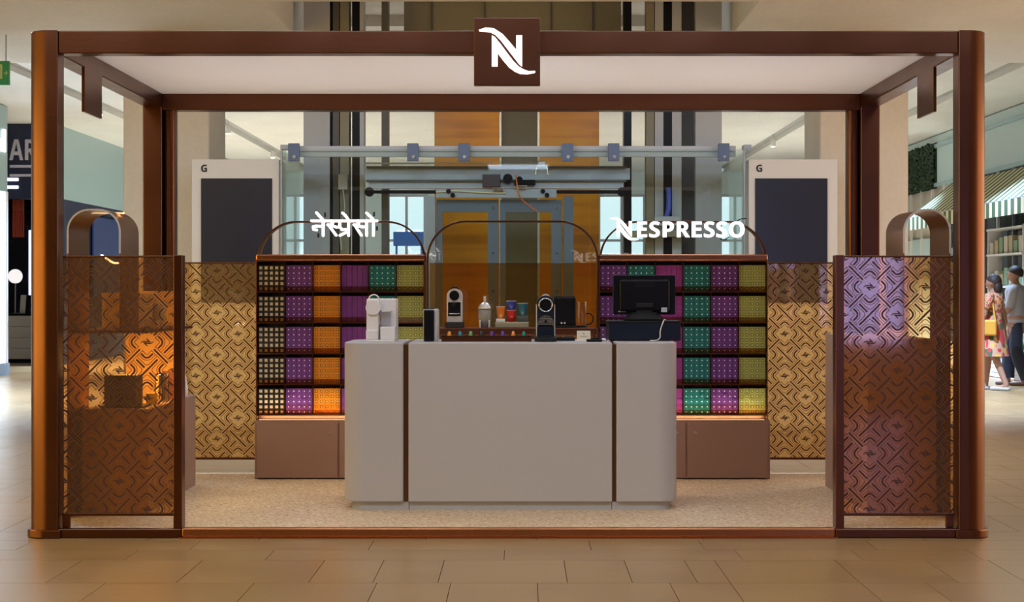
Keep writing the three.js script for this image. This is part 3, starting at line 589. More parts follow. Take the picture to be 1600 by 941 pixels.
{
  const y = CT + 0.118;
  const t = thing('till_monitor', 'black till monitor seen from behind on the cash drawer', 'monitor', [0.804, y, -1.17]);
  part('stand_base', lathe([[0, 0], [0.125, 0], [0.118, 0.014], [0.07, 0.05], [0, 0.052]], 0, 0, 0, 32).scale(1, 1, 0.6), M.blackMatt, t);
  part('neck', rb(-0.05, 0.05, 0.03, 0.12, -0.02, 0.02, 0.01), M.blackMatt, t);
  const sh = rrect(-0.186, 0.186, 0.035, 0.272, [0.008, 0.008, 0.008, 0.008]);
  const b = part('housing', [front(sh, -0.035, 0.0, 0.003), rb(-0.15, 0.15, 0.055, 0.245, -0.01, 0.022, 0.012)], M.black, t);
  part('hinge', rb(-0.052, 0.052, 0.075, 0.105, 0.018, 0.034, 0.006), M.blackMatt, b);
  part('vent_slot', [0, 1, 2, 3].map((i) => rb(-0.06, 0.06, 0.20 + i * 0.008, 0.203 + i * 0.008, 0.020, 0.024, 0.001)), M.blackMatt, b);
  part('rating_label', rb(0.10, 0.135, 0.05, 0.078, 0.0, 0.0235, 0.001), std(lin(0.45, 0.5, 0.58), 0.5), b);
  part('sticker', rb(-0.155, -0.11, 0.05, 0.058, -0.002, 0.0015, 0.0005), M.silverPaint, b);
}
single('white_cable', tube([[0.925, CT + 0.123, -1.10], [0.905, CT + 0.118, -1.005], [0.885, CT + 0.06, -0.998], [0.882, CT + 0.02, -0.992], [0.86, CT + 0.006, -0.97], [0.82, CT + 0.004, -0.95]], 0.0032, 40, 6), M.white, 'thin white cable hanging over the front of the cash drawer', 'cable');
single('key_fob', [rb(0.535, 0.562, CT, CT + 0.018, -0.93, -0.90, 0.006), new THREE.TorusGeometry(0.014, 0.002, 6, 16).rotateX(Math.PI / 2).translate(0.575, CT + 0.003, -0.92)], M.chrome, 'small shiny key fob beside the cash drawer', 'keys');

// ------------------------------------------------------------------ bag shaped displays behind the front screens
function bagDisplay(name, label, x0, x1, outerLeft) {
  const t = thing(name, label, 'display', [0, 0, 0], 'bag shaped arch displays');
  const r = 0.125, w = 0.008;
  const yo = PF, yi = 1.086;   // outer leg down to the platform, inner leg to the shelf
  const s = new THREE.Shape(), yt = 1.752, L = outerLeft ? yo : yi, R = outerLeft ? yi : yo;
  s.moveTo(x0, L); s.lineTo(x0, yt - r); s.absarc(x0 + r, yt - r, r, Math.PI, Math.PI / 2, true); s.lineTo(x1 - r, yt); s.absarc(x1 - r, yt - r, r, Math.PI / 2, 0, true); s.lineTo(x1, R);
  s.lineTo(x1 - w, R); s.lineTo(x1 - w, yt - r); s.absarc(x1 - r, yt - r, r - w, 0, Math.PI / 2); s.lineTo(x0 + r, yt - w); s.absarc(x0 + r, yt - r, r - w, Math.PI / 2, Math.PI); s.lineTo(x0 + w, L);
  part('arch_band', front(s, -0.82, -0.40, 0.0015), M.copperArch, t);
  part('arch_edge', front(archShape(x0 - 0.001, x1 + 0.001, yt - r - 0.12, yt + 0.001, r, 0.010), -0.401, -0.397), M.silverPaint, t);
  return t;
}
bagDisplay('arch_display', 'copper arch like a bag handle above the amber lit shelf', -2.432, -2.137, true);
bagDisplay('arch_display', 'copper arch like a bag handle above the plain tall pedestal', 2.170, 2.432, false);
single('display_pedestal', [rb(-2.405, -2.03, PF, 0.634, -1.90, -0.60, 0.004)], M.cabinetLight, 'low brown pedestal under the amber lit shelf', 'pedestal');
single('display_pedestal', [rb(2.016, 2.405, PF, 1.030, -1.85, -0.60, 0.004)], M.cabinetLight, 'tall plain brown pedestal behind the front screen', 'pedestal');
{
  const t = thing('display_shelf', 'dark shelf with warm light strip between the arch and the gold board', 'shelf');
  part('shelf_board', rb(-2.42, -2.0, 1.066, 1.084, -1.66, -0.46, 0.003), M.copperDark, t);
  part('back_board', bb(-2.42, -2.05, 0.634, 1.30, -1.685, -1.665), std(lin(0.72, 0.52, 0.24), 0.5), t);
  part('light_strip', bb(-2.36, -2.06, 1.058, 1.066, -1.2, -1.17), M.ledWarm, t);
  const a = new THREE.RectAreaLight(lin(1, 0.84, 0.5), 330, 0.3, 0.03); a.position.set(-2.21, 1.056, -1.185); a.lookAt(-2.21, 0, -1.3); scene.add(a);
  const b = new THREE.RectAreaLight(lin(1, 0.76, 0.40), 110, 0.24, 0.03); b.position.set(-2.285, 1.735, -0.6); b.lookAt(-2.25, 1.0, -1.0); scene.add(b);
  part('light_strip', bb(-2.40, -2.17, 1.736, 1.743, -0.62, -0.58), M.ledWarm, t);
}
{
  const t = thing('gift_box', 'cream gift box with a lid on the dark upper shelf', 'gift box', [-2.24, 1.084, -0.98]);
  part('box_body', rb(-0.13, 0.15, 0, 0.17, -0.08, 0.08, 0.004), std(lin(0.62, 0.50, 0.34), 0.5), t);
  part('lid', rb(-0.133, 0.153, 0.17, 0.205, -0.083, 0.083, 0.004), std(lin(0.66, 0.54, 0.38), 0.5), t);
}
single('small_box', rb(-2.10, -2.03, 1.084, 1.13, -0.88, -0.81, 0.003), std(lin(0.6, 0.45, 0.26), 0.5), 'small tan box at the end of the dark upper shelf', 'box');
single('travel_mug', [lathe([[0, 0], [0.03, 0], [0.036, 0.12], [0.038, 0.125], [0.036, 0.15], [0, 0.152]], -2.055, 1.084, -1.0)], M.silverPaint, 'grey travel mug beside the cream gift box', 'mug');
{
  const t = thing('coffee_machine', 'square dark grey machine box on the low amber lit pedestal', 'coffee machine', [-2.22, 0.634, -0.80]);
  part('body', rb(-0.09, 0.09, 0.01, 0.185, -0.09, 0.09, 0.006), std(lin(0.08, 0.075, 0.065), 0.4), t);
  part('base', rb(-0.11, 0.14, 0, 0.012, -0.10, 0.11, 0.004), M.black, t);
}
single('ribbed_canister', lathe([[0, 0], [0.042, 0], ...Array.from({ length: 18 }, (_, i) => [0.042 + (i % 2 ? 0.003 : 0), 0.004 + i * 0.009]), [0.036, 0.17], [0, 0.172]], -2.10, 0.634, -1.25), M.chrome, 'ribbed metal canister on the amber lit pedestal', 'canister');
single('yellow_box', rb(-2.135, -2.075, 0.634, 0.70, -1.03, -0.98, 0.003), std(lin(0.75, 0.50, 0.04), 0.4), 'small yellow box beside the dark grey machine', 'box');
single('gift_bag', [polyBag()], std(lin(0.18, 0.06, 0.10), 0.5), 'dark plum paper bag at the end of the amber lit pedestal', 'bag');
function polyBag() { const g = bb(-0.05, 0.05, 0, 0.17, -0.035, 0.035); const p = g.attributes.position; for (let i = 0; i < p.count; i++) if (p.getY(i) > 0.1) { p.setZ(i, p.getZ(i) * 0.5); p.setX(i, p.getX(i) * 1.06); } g.computeVertexNormals(); g.translate(-2.10, 0.634, -1.50); return g; }
single('paper_cone', lathe([[0, 0], [0.022, 0], [0.020, 0.06], [0.008, 0.13], [0, 0.14]], -2.062, 0.634, -1.72), M.white, 'small white cone shaped bottle at the pedestal corner', 'bottle');

// ------------------------------------------------------------------ behind the kiosk: columns, directory panels, lift
struct('column_a', rb(-3.793, -2.956, 0, LOW, -7.95, -7.10, 0.02), M.cream, 'square cream column beside the lift on the exit sign side');
struct('column_b', rb(2.959, 3.821, 0, LOW, -7.95, -7.10, 0.02), M.cream, 'square cream column beside the lift on the awning side');
function directory(label, x0, x1, sx0, sx1, gx) {
  const t = thing('directory_panel', label, 'display panel', [0, 0, 0], 'dark screens flanking the lift');
  part('panel_board', rb(x0, x1, 0, 2.528, -6.98, -6.5, 0.006), M.creamBoard, t);
  part('dark_screen', rb(sx0, sx1, 1.193, 2.350, -6.505, -6.488, 0.003), M.screen, t);
  const g = lettering('G', 0.066, 0.004); g.translate(gx, 2.412, -6.499); part('letter', g, M.blackMatt, t);
}
directory('cream board with a tall dark screen and letter, behind the black capsule column', -3.005, -2.19, -2.916, -2.254, -2.916);
directory('cream board with a tall dark screen and letter, behind the green capsule column', 2.185, 3.014, 2.245, 2.919, 2.257);

{ // shaft frame
  const t = thing('lift_shaft_frame', 'steel columns and guide rails of the glass lift shaft', 'lift frame');
  const v = (n, x0, x1, m, z0 = -7.3, z1 = -7.1) => part(n, bb(x0, x1, 0, CEILING, z0, z1), m, t);
  v('column', -2.044, -1.79, M.steelLight, -7.35); v('column', 1.756, 2.011, M.steelLight, -7.35);
  v('guide_rail', -1.759, -1.70, M.rail); v('guide_rail', -1.69, -1.604, M.olive); v('guide_rail', -1.573, -1.499, M.black); v('guide_rail', -1.499, -1.461, M.steelLight);
  v('guide_rail', -1.288, -1.226, M.rail); v('guide_rail', 1.062, 1.136, M.black); v('guide_rail', 1.279, 1.353, M.olive); v('guide_rail', 1.362, 1.444, M.steelLight);
  v('guide_rail', 1.446, 1.527, M.black); v('guide_rail', 1.529, 1.62, M.steelLight); v('side_plate', 1.622, 1.754, M.rail, -7.4, -7.25); v('side_plate', -1.788, -1.765, M.rail, -7.4, -7.25);
  part('junction_box', rb(1.352, 1.60, 1.93, 2.02, -7.1, -7.0, 0.004), M.steelLight, t);
  part('car_top', rb(1.08, 1.68, 1.82, 1.88, -7.09, -6.92, 0.004), M.olive, t);
  part('conduit', [tube([[1.49, 2.3, -7.05], [1.49, 2.1, -7.04], [1.47, 2.02, -7.04]], 0.025, 12, 8)], std(lin(0.05, 0.09, 0.55), 0.4), t);
  part('switch_box', rb(-1.70, -1.61, 2.28, 2.43, -7.1, -7.02, 0.006), M.steelLight, t);
  part('conduit', tube([[-1.655, 2.28, -7.05], [-1.64, 2.1, -7.05], [-1.68, 1.9, -7.05], [-1.67, 1.7, -7.05]], 0.012, 16, 6), M.steel, t);
}
// wall at the back of the shaft and the panel above the landing
struct('wall_shaft', [bb(-1.10, 1.06, 3.55, CEILING, -7.62, -7.5), bb(-0.14, 0.235, 0, CEILING, -8.3, -8.2)], M.olive, 'olive grey wall of the lift shaft');
for (const [x, w, l] of [[-0.83, 0.014, 'dark joint on the shaft panel, farthest from the till'], [-0.30, 0.010, 'joint'], [0.36, 0.012, 'joint'], [0.77, 0.014, 'joint']]) part('panel_joint', bb(x, x + w, 3.55, CEILING, -7.5, -7.485), M.rail, scene.getObjectByName('wall_shaft'));
const streak = vnoise(256, 256, 90, 6), streak2 = vnoise(256, 256, 40, 40);
const amberTex = dataTex(256, 256, (x, y, i) => { const v = 0.78 + 0.14 * streak[i] + 0.08 * streak2[i]; return [255 * Math.min(1, v + 0.1), 245 * v, 200 * v * v]; }, [0.7, 0.7]);
const amberM = std(lin(1.0, 0.54, 0.02), 0.3, { map: amberTex, metres: true });
single('amber_panel', rb(-0.83, -0.16, 0.05, 3.55, -8.16, -8.10, 0.004), amberM, 'amber panel in the lift shaft, behind the silver machine', 'panel', 'amber lift panels');
single('amber_panel', rb(0.255, 0.87, 0.05, 3.55, -8.16, -8.10, 0.004), amberM, 'amber panel in the lift shaft, behind the large black machine', 'panel', 'amber lift panels');
{ // glass enclosure with clamps
  const t = thing('lift_enclosure', 'clear glass lift enclosure with steel top channel and blue clamps', 'glass enclosure');
  part('top_channel', [rb(-2.105, 2.067, 2.60, 2.653, -6.56, -6.50, 0.004), rb(-2.105, 2.067, 2.552, 2.597, -6.55, -6.505, 0.004)], M.steelLight, t);
  for (const [x0, x1] of [[-2.16, -0.835], [-0.828, 0.70], [0.707, 2.155]]) part('glass_pane', bb(x0, x1, 0.02, 2.62, -6.486, -6.474), M.clear, t);
  for (const x of [-2.16, 2.145]) { part('glass_pane', bb(x, x + 0.012, 0.02, 2.62, -7.6, -6.49), M.clear, t); part('corner_bracket', [bb(x - 0.01, x + 0.06, 2.62, 2.66, -6.6, -6.45), bb(x - 0.012, x + 0.004, 0, 2.62, -6.50, -6.465)], M.steel, t); }
  for (const x of [-2.044, -0.94, -0.465, 0.497, 0.925, 1.947]) { const c = part('clamp', rb(x - 0.052, x + 0.052, 2.506, 2.672, -6.47, -6.43, 0.006), M.clampBlue, t); part('bolt', disc(0.016, 0.02, x + 0.005, 2.545, -6.425), M.chrome, c); }
  part('bottom_channel', bb(-2.16, 2.155, 0, 0.05, -6.52, -6.45), M.steel, t);
}
{ // landing door with its operator above
  const t = thing('lift_door', 'two leaf lift door with steel frames and cable operator above', 'lift door');
  for (const [x0, x1] of [[-0.739, -0.150], [-0.135, 0.453]]) {
    const l = part('leaf_frame', [bb(x0, x1, 2.05, 2.169, -6.83, -6.78), bb(x0, x0 + 0.055, 0.02, 2.05, -6.83, -6.78), bb(x1 - 0.10, x1, 0.02, 2.05, -6.83, -6.78), bb(x0, x1, 0.02, 0.2, -6.83, -6.78)], M.steelBlue, t);
    part('glass', bb(x0 + 0.055, x1 - 0.10, 0.2, 2.05, -6.81, -6.80), M.clear, l);
    for (const y of [0.9, 1.3, 1.66, 2.09]) part('bolt', disc(0.010, 0.012, x1 - 0.05, y, -6.776, 10), M.chrome, l);
  }
  part('jamb', [bb(-0.86, -0.75, 0, 2.2, -6.86, -6.76)], M.steel, t); part('jamb', [bb(0.47, 0.56, 0, 2.2, -6.86, -6.76)], M.steelBlue, t);
  part('header_plate', [rb(-1.38, 1.036, 2.27, 2.33, -6.78, -6.74, 0.003), bb(-1.42, 1.10, 2.36, 2.47, -6.83, -6.80)], M.steel, t);
  part('header_track', [bb(-1.40, 1.06, 2.335, 2.352, -6.80, -6.70), bb(-1.40, 1.06, 2.47, 2.482, -6.80, -6.70)], M.rail, t);
  part('belt', [rb(-1.36, 1.0, 2.222, 2.255, -6.74, -6.72, 0.004), disc(0.045, 0.03, -1.37, 2.238, -6.73), disc(0.045, 0.03, 1.02, 2.238, -6.73)], M.black, t);
  part('operator_plate', rb(-0.74, 0.40, 2.18, 2.262, -6.715, -6.70, 0.003), M.steel, t);
  for (const x of [-0.62, 0.27, -0.58, 0.31]) part('roller', disc(0.022, 0.03, x, x === -0.58 || x === 0.31 ? 2.205 : 2.243, -6.69), M.black, t);
  part('motor_box', rb(-0.30, -0.13, 2.28, 2.40, -6.74, -6.64, 0.008), std(lin(0.06, 0.045, 0.06), 0.4), t);
  part('motor', [disc(0.045, 0.10, -0.06, 2.36, -6.69), disc(0.03, 0.08, 0.05, 2.35, -6.69), rb(0.0, 0.20, 2.30, 2.35, -6.73, -6.66, 0.006)], M.black, t);
  part('bracket', [rb(0.02, 0.12, 2.26, 2.30, -6.72, -6.66, 0.004), rb(-0.2, -0.1, 2.24, 2.28, -6.70, -6.66, 0.004)], M.chrome, t);
  part('cable', [tube([[0.02, 2.40, -6.66], [0.03, 2.28, -6.65], [0.06, 2.18, -6.65], [0.12, 2.12, -6.66], [0.22, 2.05, -6.68]], 0.007, 24, 6)], std(lin(0.65, 0.16, 0.03), 0.4), t);
  part('cable', [tube([[-0.74, 2.235, -6.69], [-0.55, 2.245, -6.69], [-0.3, 2.23, -6.69], [-0.08, 2.225, -6.69]], 0.009, 20, 6)], std(lin(0.7, 0.62, 0.4), 0.4), t);
  part('hanger', [rb(0.22, 0.30, 2.47, 2.53, -6.72, -6.66, 0.01), tube([[0.20, 2.40, -6.68], [0.22, 2.48, -6.68], [0.30, 2.48, -6.68], [0.32, 2.40, -6.68]], 0.006, 16, 6)], M.chrome, t);
  part('upper_rail', [rb(-1.42, -0.2, 2.50, 2.515, -6.72, -6.70, 0.003)], M.steelLight, t);
}

// ------------------------------------------------------------------ shops along the sides
{ // near shop on the wall nearest the exit sign
  const t = thing('storefront', 'white glazed shop front with grey plinth, nearest the exit sign', 'storefront', [-8.0, 0, 0]);
  part('fascia', bb(0, 0.03, 2.85, CEILING - 0.02, -16.6, -9.3), M.teal, t);
  part('lit_window_glazing', bb(0, 0.025, 0.18, 2.85, -16.6, -9.3), std(lin(0.6, 0.65, 0.65), 0.3, { emissive: lin(0.80, 0.92, 1.05), emissiveIntensity: 1.2 }), t);
  const a = new THREE.RectAreaLight(lin(0.80, 0.92, 1.05), 1.2, 7.2, 2.6); a.position.set(-7.93, 1.5, -12.95); a.lookAt(0, 1.5, -12.95); scene.add(a);
  part('plinth', bb(0, 0.06, 0, 0.18, -16.62, -9.3), std(lin(0.22, 0.28, 0.32), 0.5), t);
  for (let z = -16.58; z < -9.4; z += 1.5) part('mullion', bb(0, 0.05, 0.18, 2.85, z, z + 0.05), M.white, t);
}
{
  const t = thing('shop_sign', 'slim glowing white shop letters beside the exit sign', 'sign', [-7.96, 3.45, -16.3]);
  part('lit_letters', [rb(0, 0.04, 0, 0.28, 0.4, 0.47, 0.01), rb(0, 0.04, 0, 0.20, 0.1, 0.3, 0.03), rb(0, 0.04, 0, 0.36, -0.1, 0.0, 0.02)], M.signWhite, t);
}
{ // navy shop facing the concourse, set back
  const t = thing('storefront', 'navy shop front with large pale letters and stripes', 'storefront', [0, 0, -19.3]);
  part('fascia', bb(-12.7, -8.32, 2.90, CEILING - 0.01, -0.25, 0), M.navy, t);
  const pale = std(lin(0.62, 0.62, 0.78), 0.5);
  const g = lettering('AR', 0.36, 0.02, 0.47); g.translate(-8.80, 3.57, 0.001); part('letters', g, pale, t);
  for (const [x0, x1, y] of [[-8.794, -8.33, 3.438], [-8.794, -8.33, 3.283]]) part('stripe', rb(x0, x1, y, y + 0.045, 0, 0.02, 0.004), pale, t);
  for (const [x0, x1, y] of [[-9.3, -8.64, 3.206], [-9.3, -8.64, 3.073]]) part('lit_stripe', rb(x0, x1, y, y + 0.055, 0, 0.03, 0.02), M.signWhite, t);
  part('rear_wall', bb(-12.7, -8.32, 0, 2.9, -4.2, -4.1), M.navy, t);
  for (let i = 0; i < 7; i++) part('red_slat', rb(-8.80 + i * 0.03, -8.785 + i * 0.03, 2.24, 2.89, -0.2, -0.16, 0.003), std(lin(0.40, 0.05, 0.03), 0.45), t);
}
{
  const t = thing('drawer_unit', 'white shop drawer unit with black trim beside the copper post', 'drawers', [-9.0, 0, -20.6]);
  part('carcass', [bb(-0.32, 0.55, 0, 0.06, -0.4, 0), bb(-0.34, -0.30, 0, 0.9, -0.4, 0.0), bb(-0.34, 0.55, 0.86, 0.89, -0.4, 0.01)], M.black, t);
  for (let i = 0; i < 4; i++) part('drawer', rb(-0.295, 0.55, 0.07 + i * 0.197, 0.26 + i * 0.197, -0.38, 0.0, 0.004), M.white, t);
}
{
  const t = thing('table_mirror', 'round lit mirror on a thin stand on the white drawers', 'mirror', [-9.16, 0.89, -20.75]);
  part('lit_screen_disc', disc(0.13, 0.02, 0, 0.68, 0, 32), std(lin(0.9, 0.9, 0.9), 0.4, { emissive: lin(1, 0.96, 0.95), emissiveIntensity: 1 }), t);
  part('stem', cyl(0.012, 0.012, 0.56, 0, 0, 0, 10), M.silver, t); part('foot', cyl(0.08, 0.07, 0.015, 0, 0, 0), M.silver, t);
}
for (const [i, x, m] of [[0, -9.02, M.white], [1, -8.90, M.black], [2, -8.80, M.white]]) single('display_easel', (() => { const g = [rb(-0.05, 0.05, 0, 0.34, -0.01, 0.01, 0.003)]; g[0].rotateX(-0.2); g[0].translate(x, 0.893, -20.72); return g; })(), m, ['pale upright card on the white drawers, nearest the mirror', 'black upright card on the white drawers', 'pale upright card on the white drawers, nearest the post'][i], 'card');
{
  const t = thing('light_column', 'tall blue and pink glowing display column in the navy shop', 'light column', [-8.87, 0, -21.0]);
  part('column_body', rb(-0.15, 0.15, 0, 2.5, -0.15, 0.0, 0.01), M.navy, t);
  part('light_panel', rb(-0.12, -0.06, 1.2, 2.42, 0, 0.012, 0.004), std(lin(0.8, 0.8, 1), 0.4, { emissive: lin(0.55, 0.65, 1), emissiveIntensity: 2.2 }), t);
  part('light_panel', rb(-0.04, 0.10, 1.2, 2.30, 0, 0.012, 0.004), std(lin(0.6, 0.35, 0.7), 0.4, { emissive: lin(0.25, 0.12, 0.45), emissiveIntensity: 0.8 }), t);
}
// far wall section with the pale teal band above dark glass
struct('wall_far', [bb(-8.3, -8.0, 2.92, CEILING, -30.3, -19.3)], M.teal, 'pale teal band above the dark shop glass');
struct('wall_far_low', [bb(-8.3, -8.0, 0, 2.92, -30.3, -19.3)], std(lin(0.012, 0.02, 0.06), 0.9), 'dark blue shop glass below the teal band');
{
  const t = thing('hanging_screen', 'dark blue glowing window sign seen through the copper arch', 'screen', [-7.96, 0, -21.5]);
  part('screen', rb(0, 0.03, 1.2, 2.7, -2.6, 0, 0.005), std(lin(0.01, 0.02, 0.06), 0.9, { emissive: lin(0.01, 0.02, 0.07), emissiveIntensity: 1 }), t);
  part('light_line', [tube([[0.05, 1.95, -2.4], [0.05, 1.85, -1.5], [0.05, 1.98, -0.5]], 0.02, 12, 6)], std(lin(0.9, 0.9, 1), 0.3, { emissive: lin(0.8, 0.85, 1), emissiveIntensity: 3 }), t);
}
{ // exit sign
  const t = thing('exit_sign', 'green hanging exit sign with a running figure door mark', 'exit sign', [-5.02, 3.31, -7.2]);
  part('sign_plate', rb(-0.22, 0.095, 0, 0.235, -0.02, 0.02, 0.004), M.green, t);
  part('door_mark', rb(-0.03, 0.03, 0.06, 0.20, 0.02, 0.023, 0.001), std(lin(0.5, 0.6, 0.25), 0.5), t);
  part('figure_mark', [rb(-0.010, 0.010, 0.09, 0.17, 0.0225, 0.026, 0.001)], M.green, t);
  part('arrow_mark', [rb(0.045, 0.085, 0.11, 0.120, 0.02, 0.023, 0.001), rb(0.066, 0.074, 0.09, 0.14, 0.02, 0.023, 0.001)], std(lin(0.4, 0.6, 0.3), 0.5), t);
  part('rod', cyl(0.007, 0.007, LOW - 3.31 - 0.235, 0.06, 0.235, 0, 8), M.steel, t);
}
{ // right hand shops
  const t = thing('storefront', 'pale panelled shop front above the striped awning', 'storefront', [7.8, 0, 0]);
  part('fascia', bb(-0.04, 0, 3.23, CEILING - 0.02, -30, -9.3), M.tealPale, t);
  for (const y of [3.23, 3.95]) part('fascia_moulding', bb(-0.08, -0.04, y, y + 0.07, -30, -9.3), M.teal, t);
  part('glazing', bb(-0.03, 0, 0.4, 3.23, -20.3, -9.3), M.glassDark, t);
  part('glazing', bb(-0.03, 0, 0.4, 2.3, -30, -20.4), M.tealPale, t);
  for (let z = -29.7; z < -9.4; z += 0.82) part('mullion', bb(-0.07, -0.03, 0.4, 3.23, z, z + 0.05), z > -20.3 && (Math.round(z * 10) % 3) ? M.steel : M.white, t);
  part('stall_riser', bb(-0.06, 0, 0, 0.4, -30, -9.3), M.white, t);
  part('hedge_backing', bb(-0.06, -0.04, 3.20, 4.05, -27.0, -21.2), M.hedge, t);
}
{ // living wall: uncounted leaves
  const g = new THREE.SphereGeometry(0.05, 5, 4), n = 1500, m = new THREE.InstancedMesh(g, M.hedge, n), o = new THREE.Object3D(); m.name = 'hedge_leaves';
  for (let i = 0; i < n; i++) { o.position.set(7.72 - rnd() * 0.05, rr(3.22, 4.03), rr(-26.9, -21.22)); o.rotation.set(rnd() * 6, rnd() * 6, rnd() * 6); o.scale.set(1, rr(0.3, 0.8), rr(0.5, 1.2)); o.updateMatrix(); m.setMatrixAt(i, o.matrix); }
  scene.add(m); tag(m, 'dark green leafy wall panel above the far awning', 'hedge', null, 'stuff');
}
const stripeTex = (a, b, w) => dataTex(64, 4, (x) => (x % 64 < 34 ? a : b), [1 / w, 1]);
function awning(label, z0, z1, yTop, yLow, out, drop, tex) {
  const t = thing('striped_awning', label, 'awning', [7.732, 0, 0], 'striped awnings');
  const m = std(lin(1, 1, 1), 0.8, { map: tex, side: THREE.DoubleSide });
  const quad = (a, b, c, d) => { const g = new THREE.BufferGeometry(); g.setAttribute('position', new THREE.Float32BufferAttribute([...a, ...b, ...c, ...a, ...c, ...d], 3)); const L = Math.abs(z1 - z0); g.setAttribute('uv', new THREE.Float32BufferAttribute([0, 0, L, 0, L, 1, 0, 0, L, 1, 0, 1], 2)); g.computeVertexNormals(); return g; };
  part('canvas', [quad([-out, yLow, z0], [-out, yLow, z1], [0, yTop, z1], [0, yTop, z0]), quad([-out, yLow - 0.012, z0], [-out, yLow - 0.012, z1], [0, yTop - 0.012, z1], [0, yTop - 0.012, z0])], m, t);
  part('valance', [quad([-out, yLow - drop, z0], [-out, yLow - drop, z1], [-out, yLow, z1], [-out, yLow, z0]), quad([-out + 0.012, yLow - drop, z0], [-out + 0.012, yLow - drop, z1], [-out + 0.012, yLow, z1], [-out + 0.012, yLow, z0])], m, t);
  part('front_bar', tube([[-out + 0.02, yLow, z0], [-out + 0.02, yLow, (z0 + z1) / 2], [-out + 0.02, yLow, z1]], 0.02, 8, 8), M.steel, t);
}
awning('green and cream striped shop awning behind the copper post', -20.2, -13.5, 3.20, 2.60, 0.75, 0.22, stripeTex([70, 92, 62], [214, 200, 160], 0.30));
awning('navy and white checked awning seen through the copper arch', -27.5, -20.8, 2.75, 2.45, 0.7, 0.3, stripeTex([22, 44, 58], [205, 205, 196], 0.42));
{
  const t = thing('wall_shelf', 'shop shelf of pale boxes behind the passers by', 'shelf', [7.70, 0, -16.2]);
  for (const y of [0.9, 1.35, 1.85, 2.25]) part('shelf_board', bb(-0.22, 0.02, y, y + 0.03, -0.9, 0.9), M.white, t);
  for (const z of [-0.9, 0.88]) part('upright', bb(-0.2, 0.02, 0.4, 2.3, z, z + 0.03), M.white, t);
  for (let r = 0; r < 3; r++) for (let k = 0; k < 7; k++) { const z = -0.84 + k * 0.245, y = [0.93, 1.38, 1.88][r], h = rr(0.18, 0.28); single('shop_box', rb(7.52, 7.66, y, y + h, -16.2 + z, -16.2 + z + 0.18, 0.004), [std(lin(0.45, 0.36, 0.22), 0.6), std(lin(0.20, 0.32, 0.20), 0.6), std(lin(0.55, 0.50, 0.40), 0.6)][(r + k) % 3], `${['tan', 'green', 'cream'][(r + k) % 3]} shop box, ${['first', 'second', 'third', 'fourth', 'fifth', 'sixth', 'seventh'][k]} from the far end, ${['low', 'middle', 'high'][r]} shelf behind the passers by`, 'box', 'boxes on the shop shelf'); }
}
{
  const t = thing('planter_box', 'white slatted planter box with leafy green plants by the shop', 'planter', [7.35, 0, -16.0]);
  part('box_body', bb(-0.13, 0.13, 0, 0.27, -1.2, 1.2), M.white, t);
  for (let i = 0; i < 4; i++) part('slat', rb(-0.15, 0.15, 0.01 + i * 0.068, 0.066 + i * 0.068, -1.22, 1.22, 0.004), M.white, t);
  const leaves = []; for (let i = 0; i < 260; i++) { const g = new THREE.ConeGeometry(0.03, rr(0.12, 0.22), 4); g.scale(1, 1, 0.3); g.translate(0, 0.08, 0); g.rotateX(rr(-1.1, 1.1)); g.rotateY(rnd() * 6.28); g.translate(rr(-0.1, 0.1), 0.28 + rnd() * 0.16, rr(-1.1, 1.1)); leaves.push(g); }
  const f = part('foliage', leaves, M.leaf, t); f.userData.kind = 'stuff';
}

// lit shop windows beside the concourse, outside the picture, that the copper posts and glass mirror
function litWindow(label, at, turn, w, h, c, L) {
  const t = thing('shop_window_light', label, 'lit window', at); t.rotation.y = turn;
  part('window_frame', [bb(-w / 2 - 0.06, w / 2 + 0.06, h, h + 0.06, -0.02, 0.03), bb(-w / 2 - 0.06, w / 2 + 0.06, -0.06, 0, -0.02, 0.03), bb(-w / 2 - 0.06, -w / 2, 0, h, -0.02, 0.03), bb(w / 2, w / 2 + 0.06, 0, h, -0.02, 0.03)], M.rail, t);
  part('lit_window_pane', bb(-w / 2, w / 2, 0, h, -0.02, 0.0), std(lin(0.8, 0.8, 0.8), 0.4, { emissive: lin(...c), emissiveIntensity: L }), t);
  const a = new THREE.RectAreaLight(lin(...c), L, w, h); const n = new THREE.Vector3(Math.sin(turn), 0, Math.cos(turn)); a.position.set(at[0] + n.x * 0.04, at[1] + h / 2, at[2] + n.z * 0.04); a.lookAt(at[0] + n.x * 4, at[1] + h / 2, at[2] + n.z * 4); scene.add(a);
}
litWindow('large amber lit shop window beside the near concourse', [-7.97, 0.2, 3.5], Math.PI / 2, 10.0, 2.7, [1, 0.68, 0.11], 2.2);
litWindow('warm lit shop window beyond the striped awning side of the kiosk', [7.80, 0.2, -1.6], -Math.PI / 2, 7.0, 2.7, [1, 0.68, 0.36], 1.7);
litWindow('lavender lit information screen facing the kiosk', [4.15, 0.7, 10.2], Math.PI, 0.75, 1.05, [0.42, 0.42, 1.0], 5);

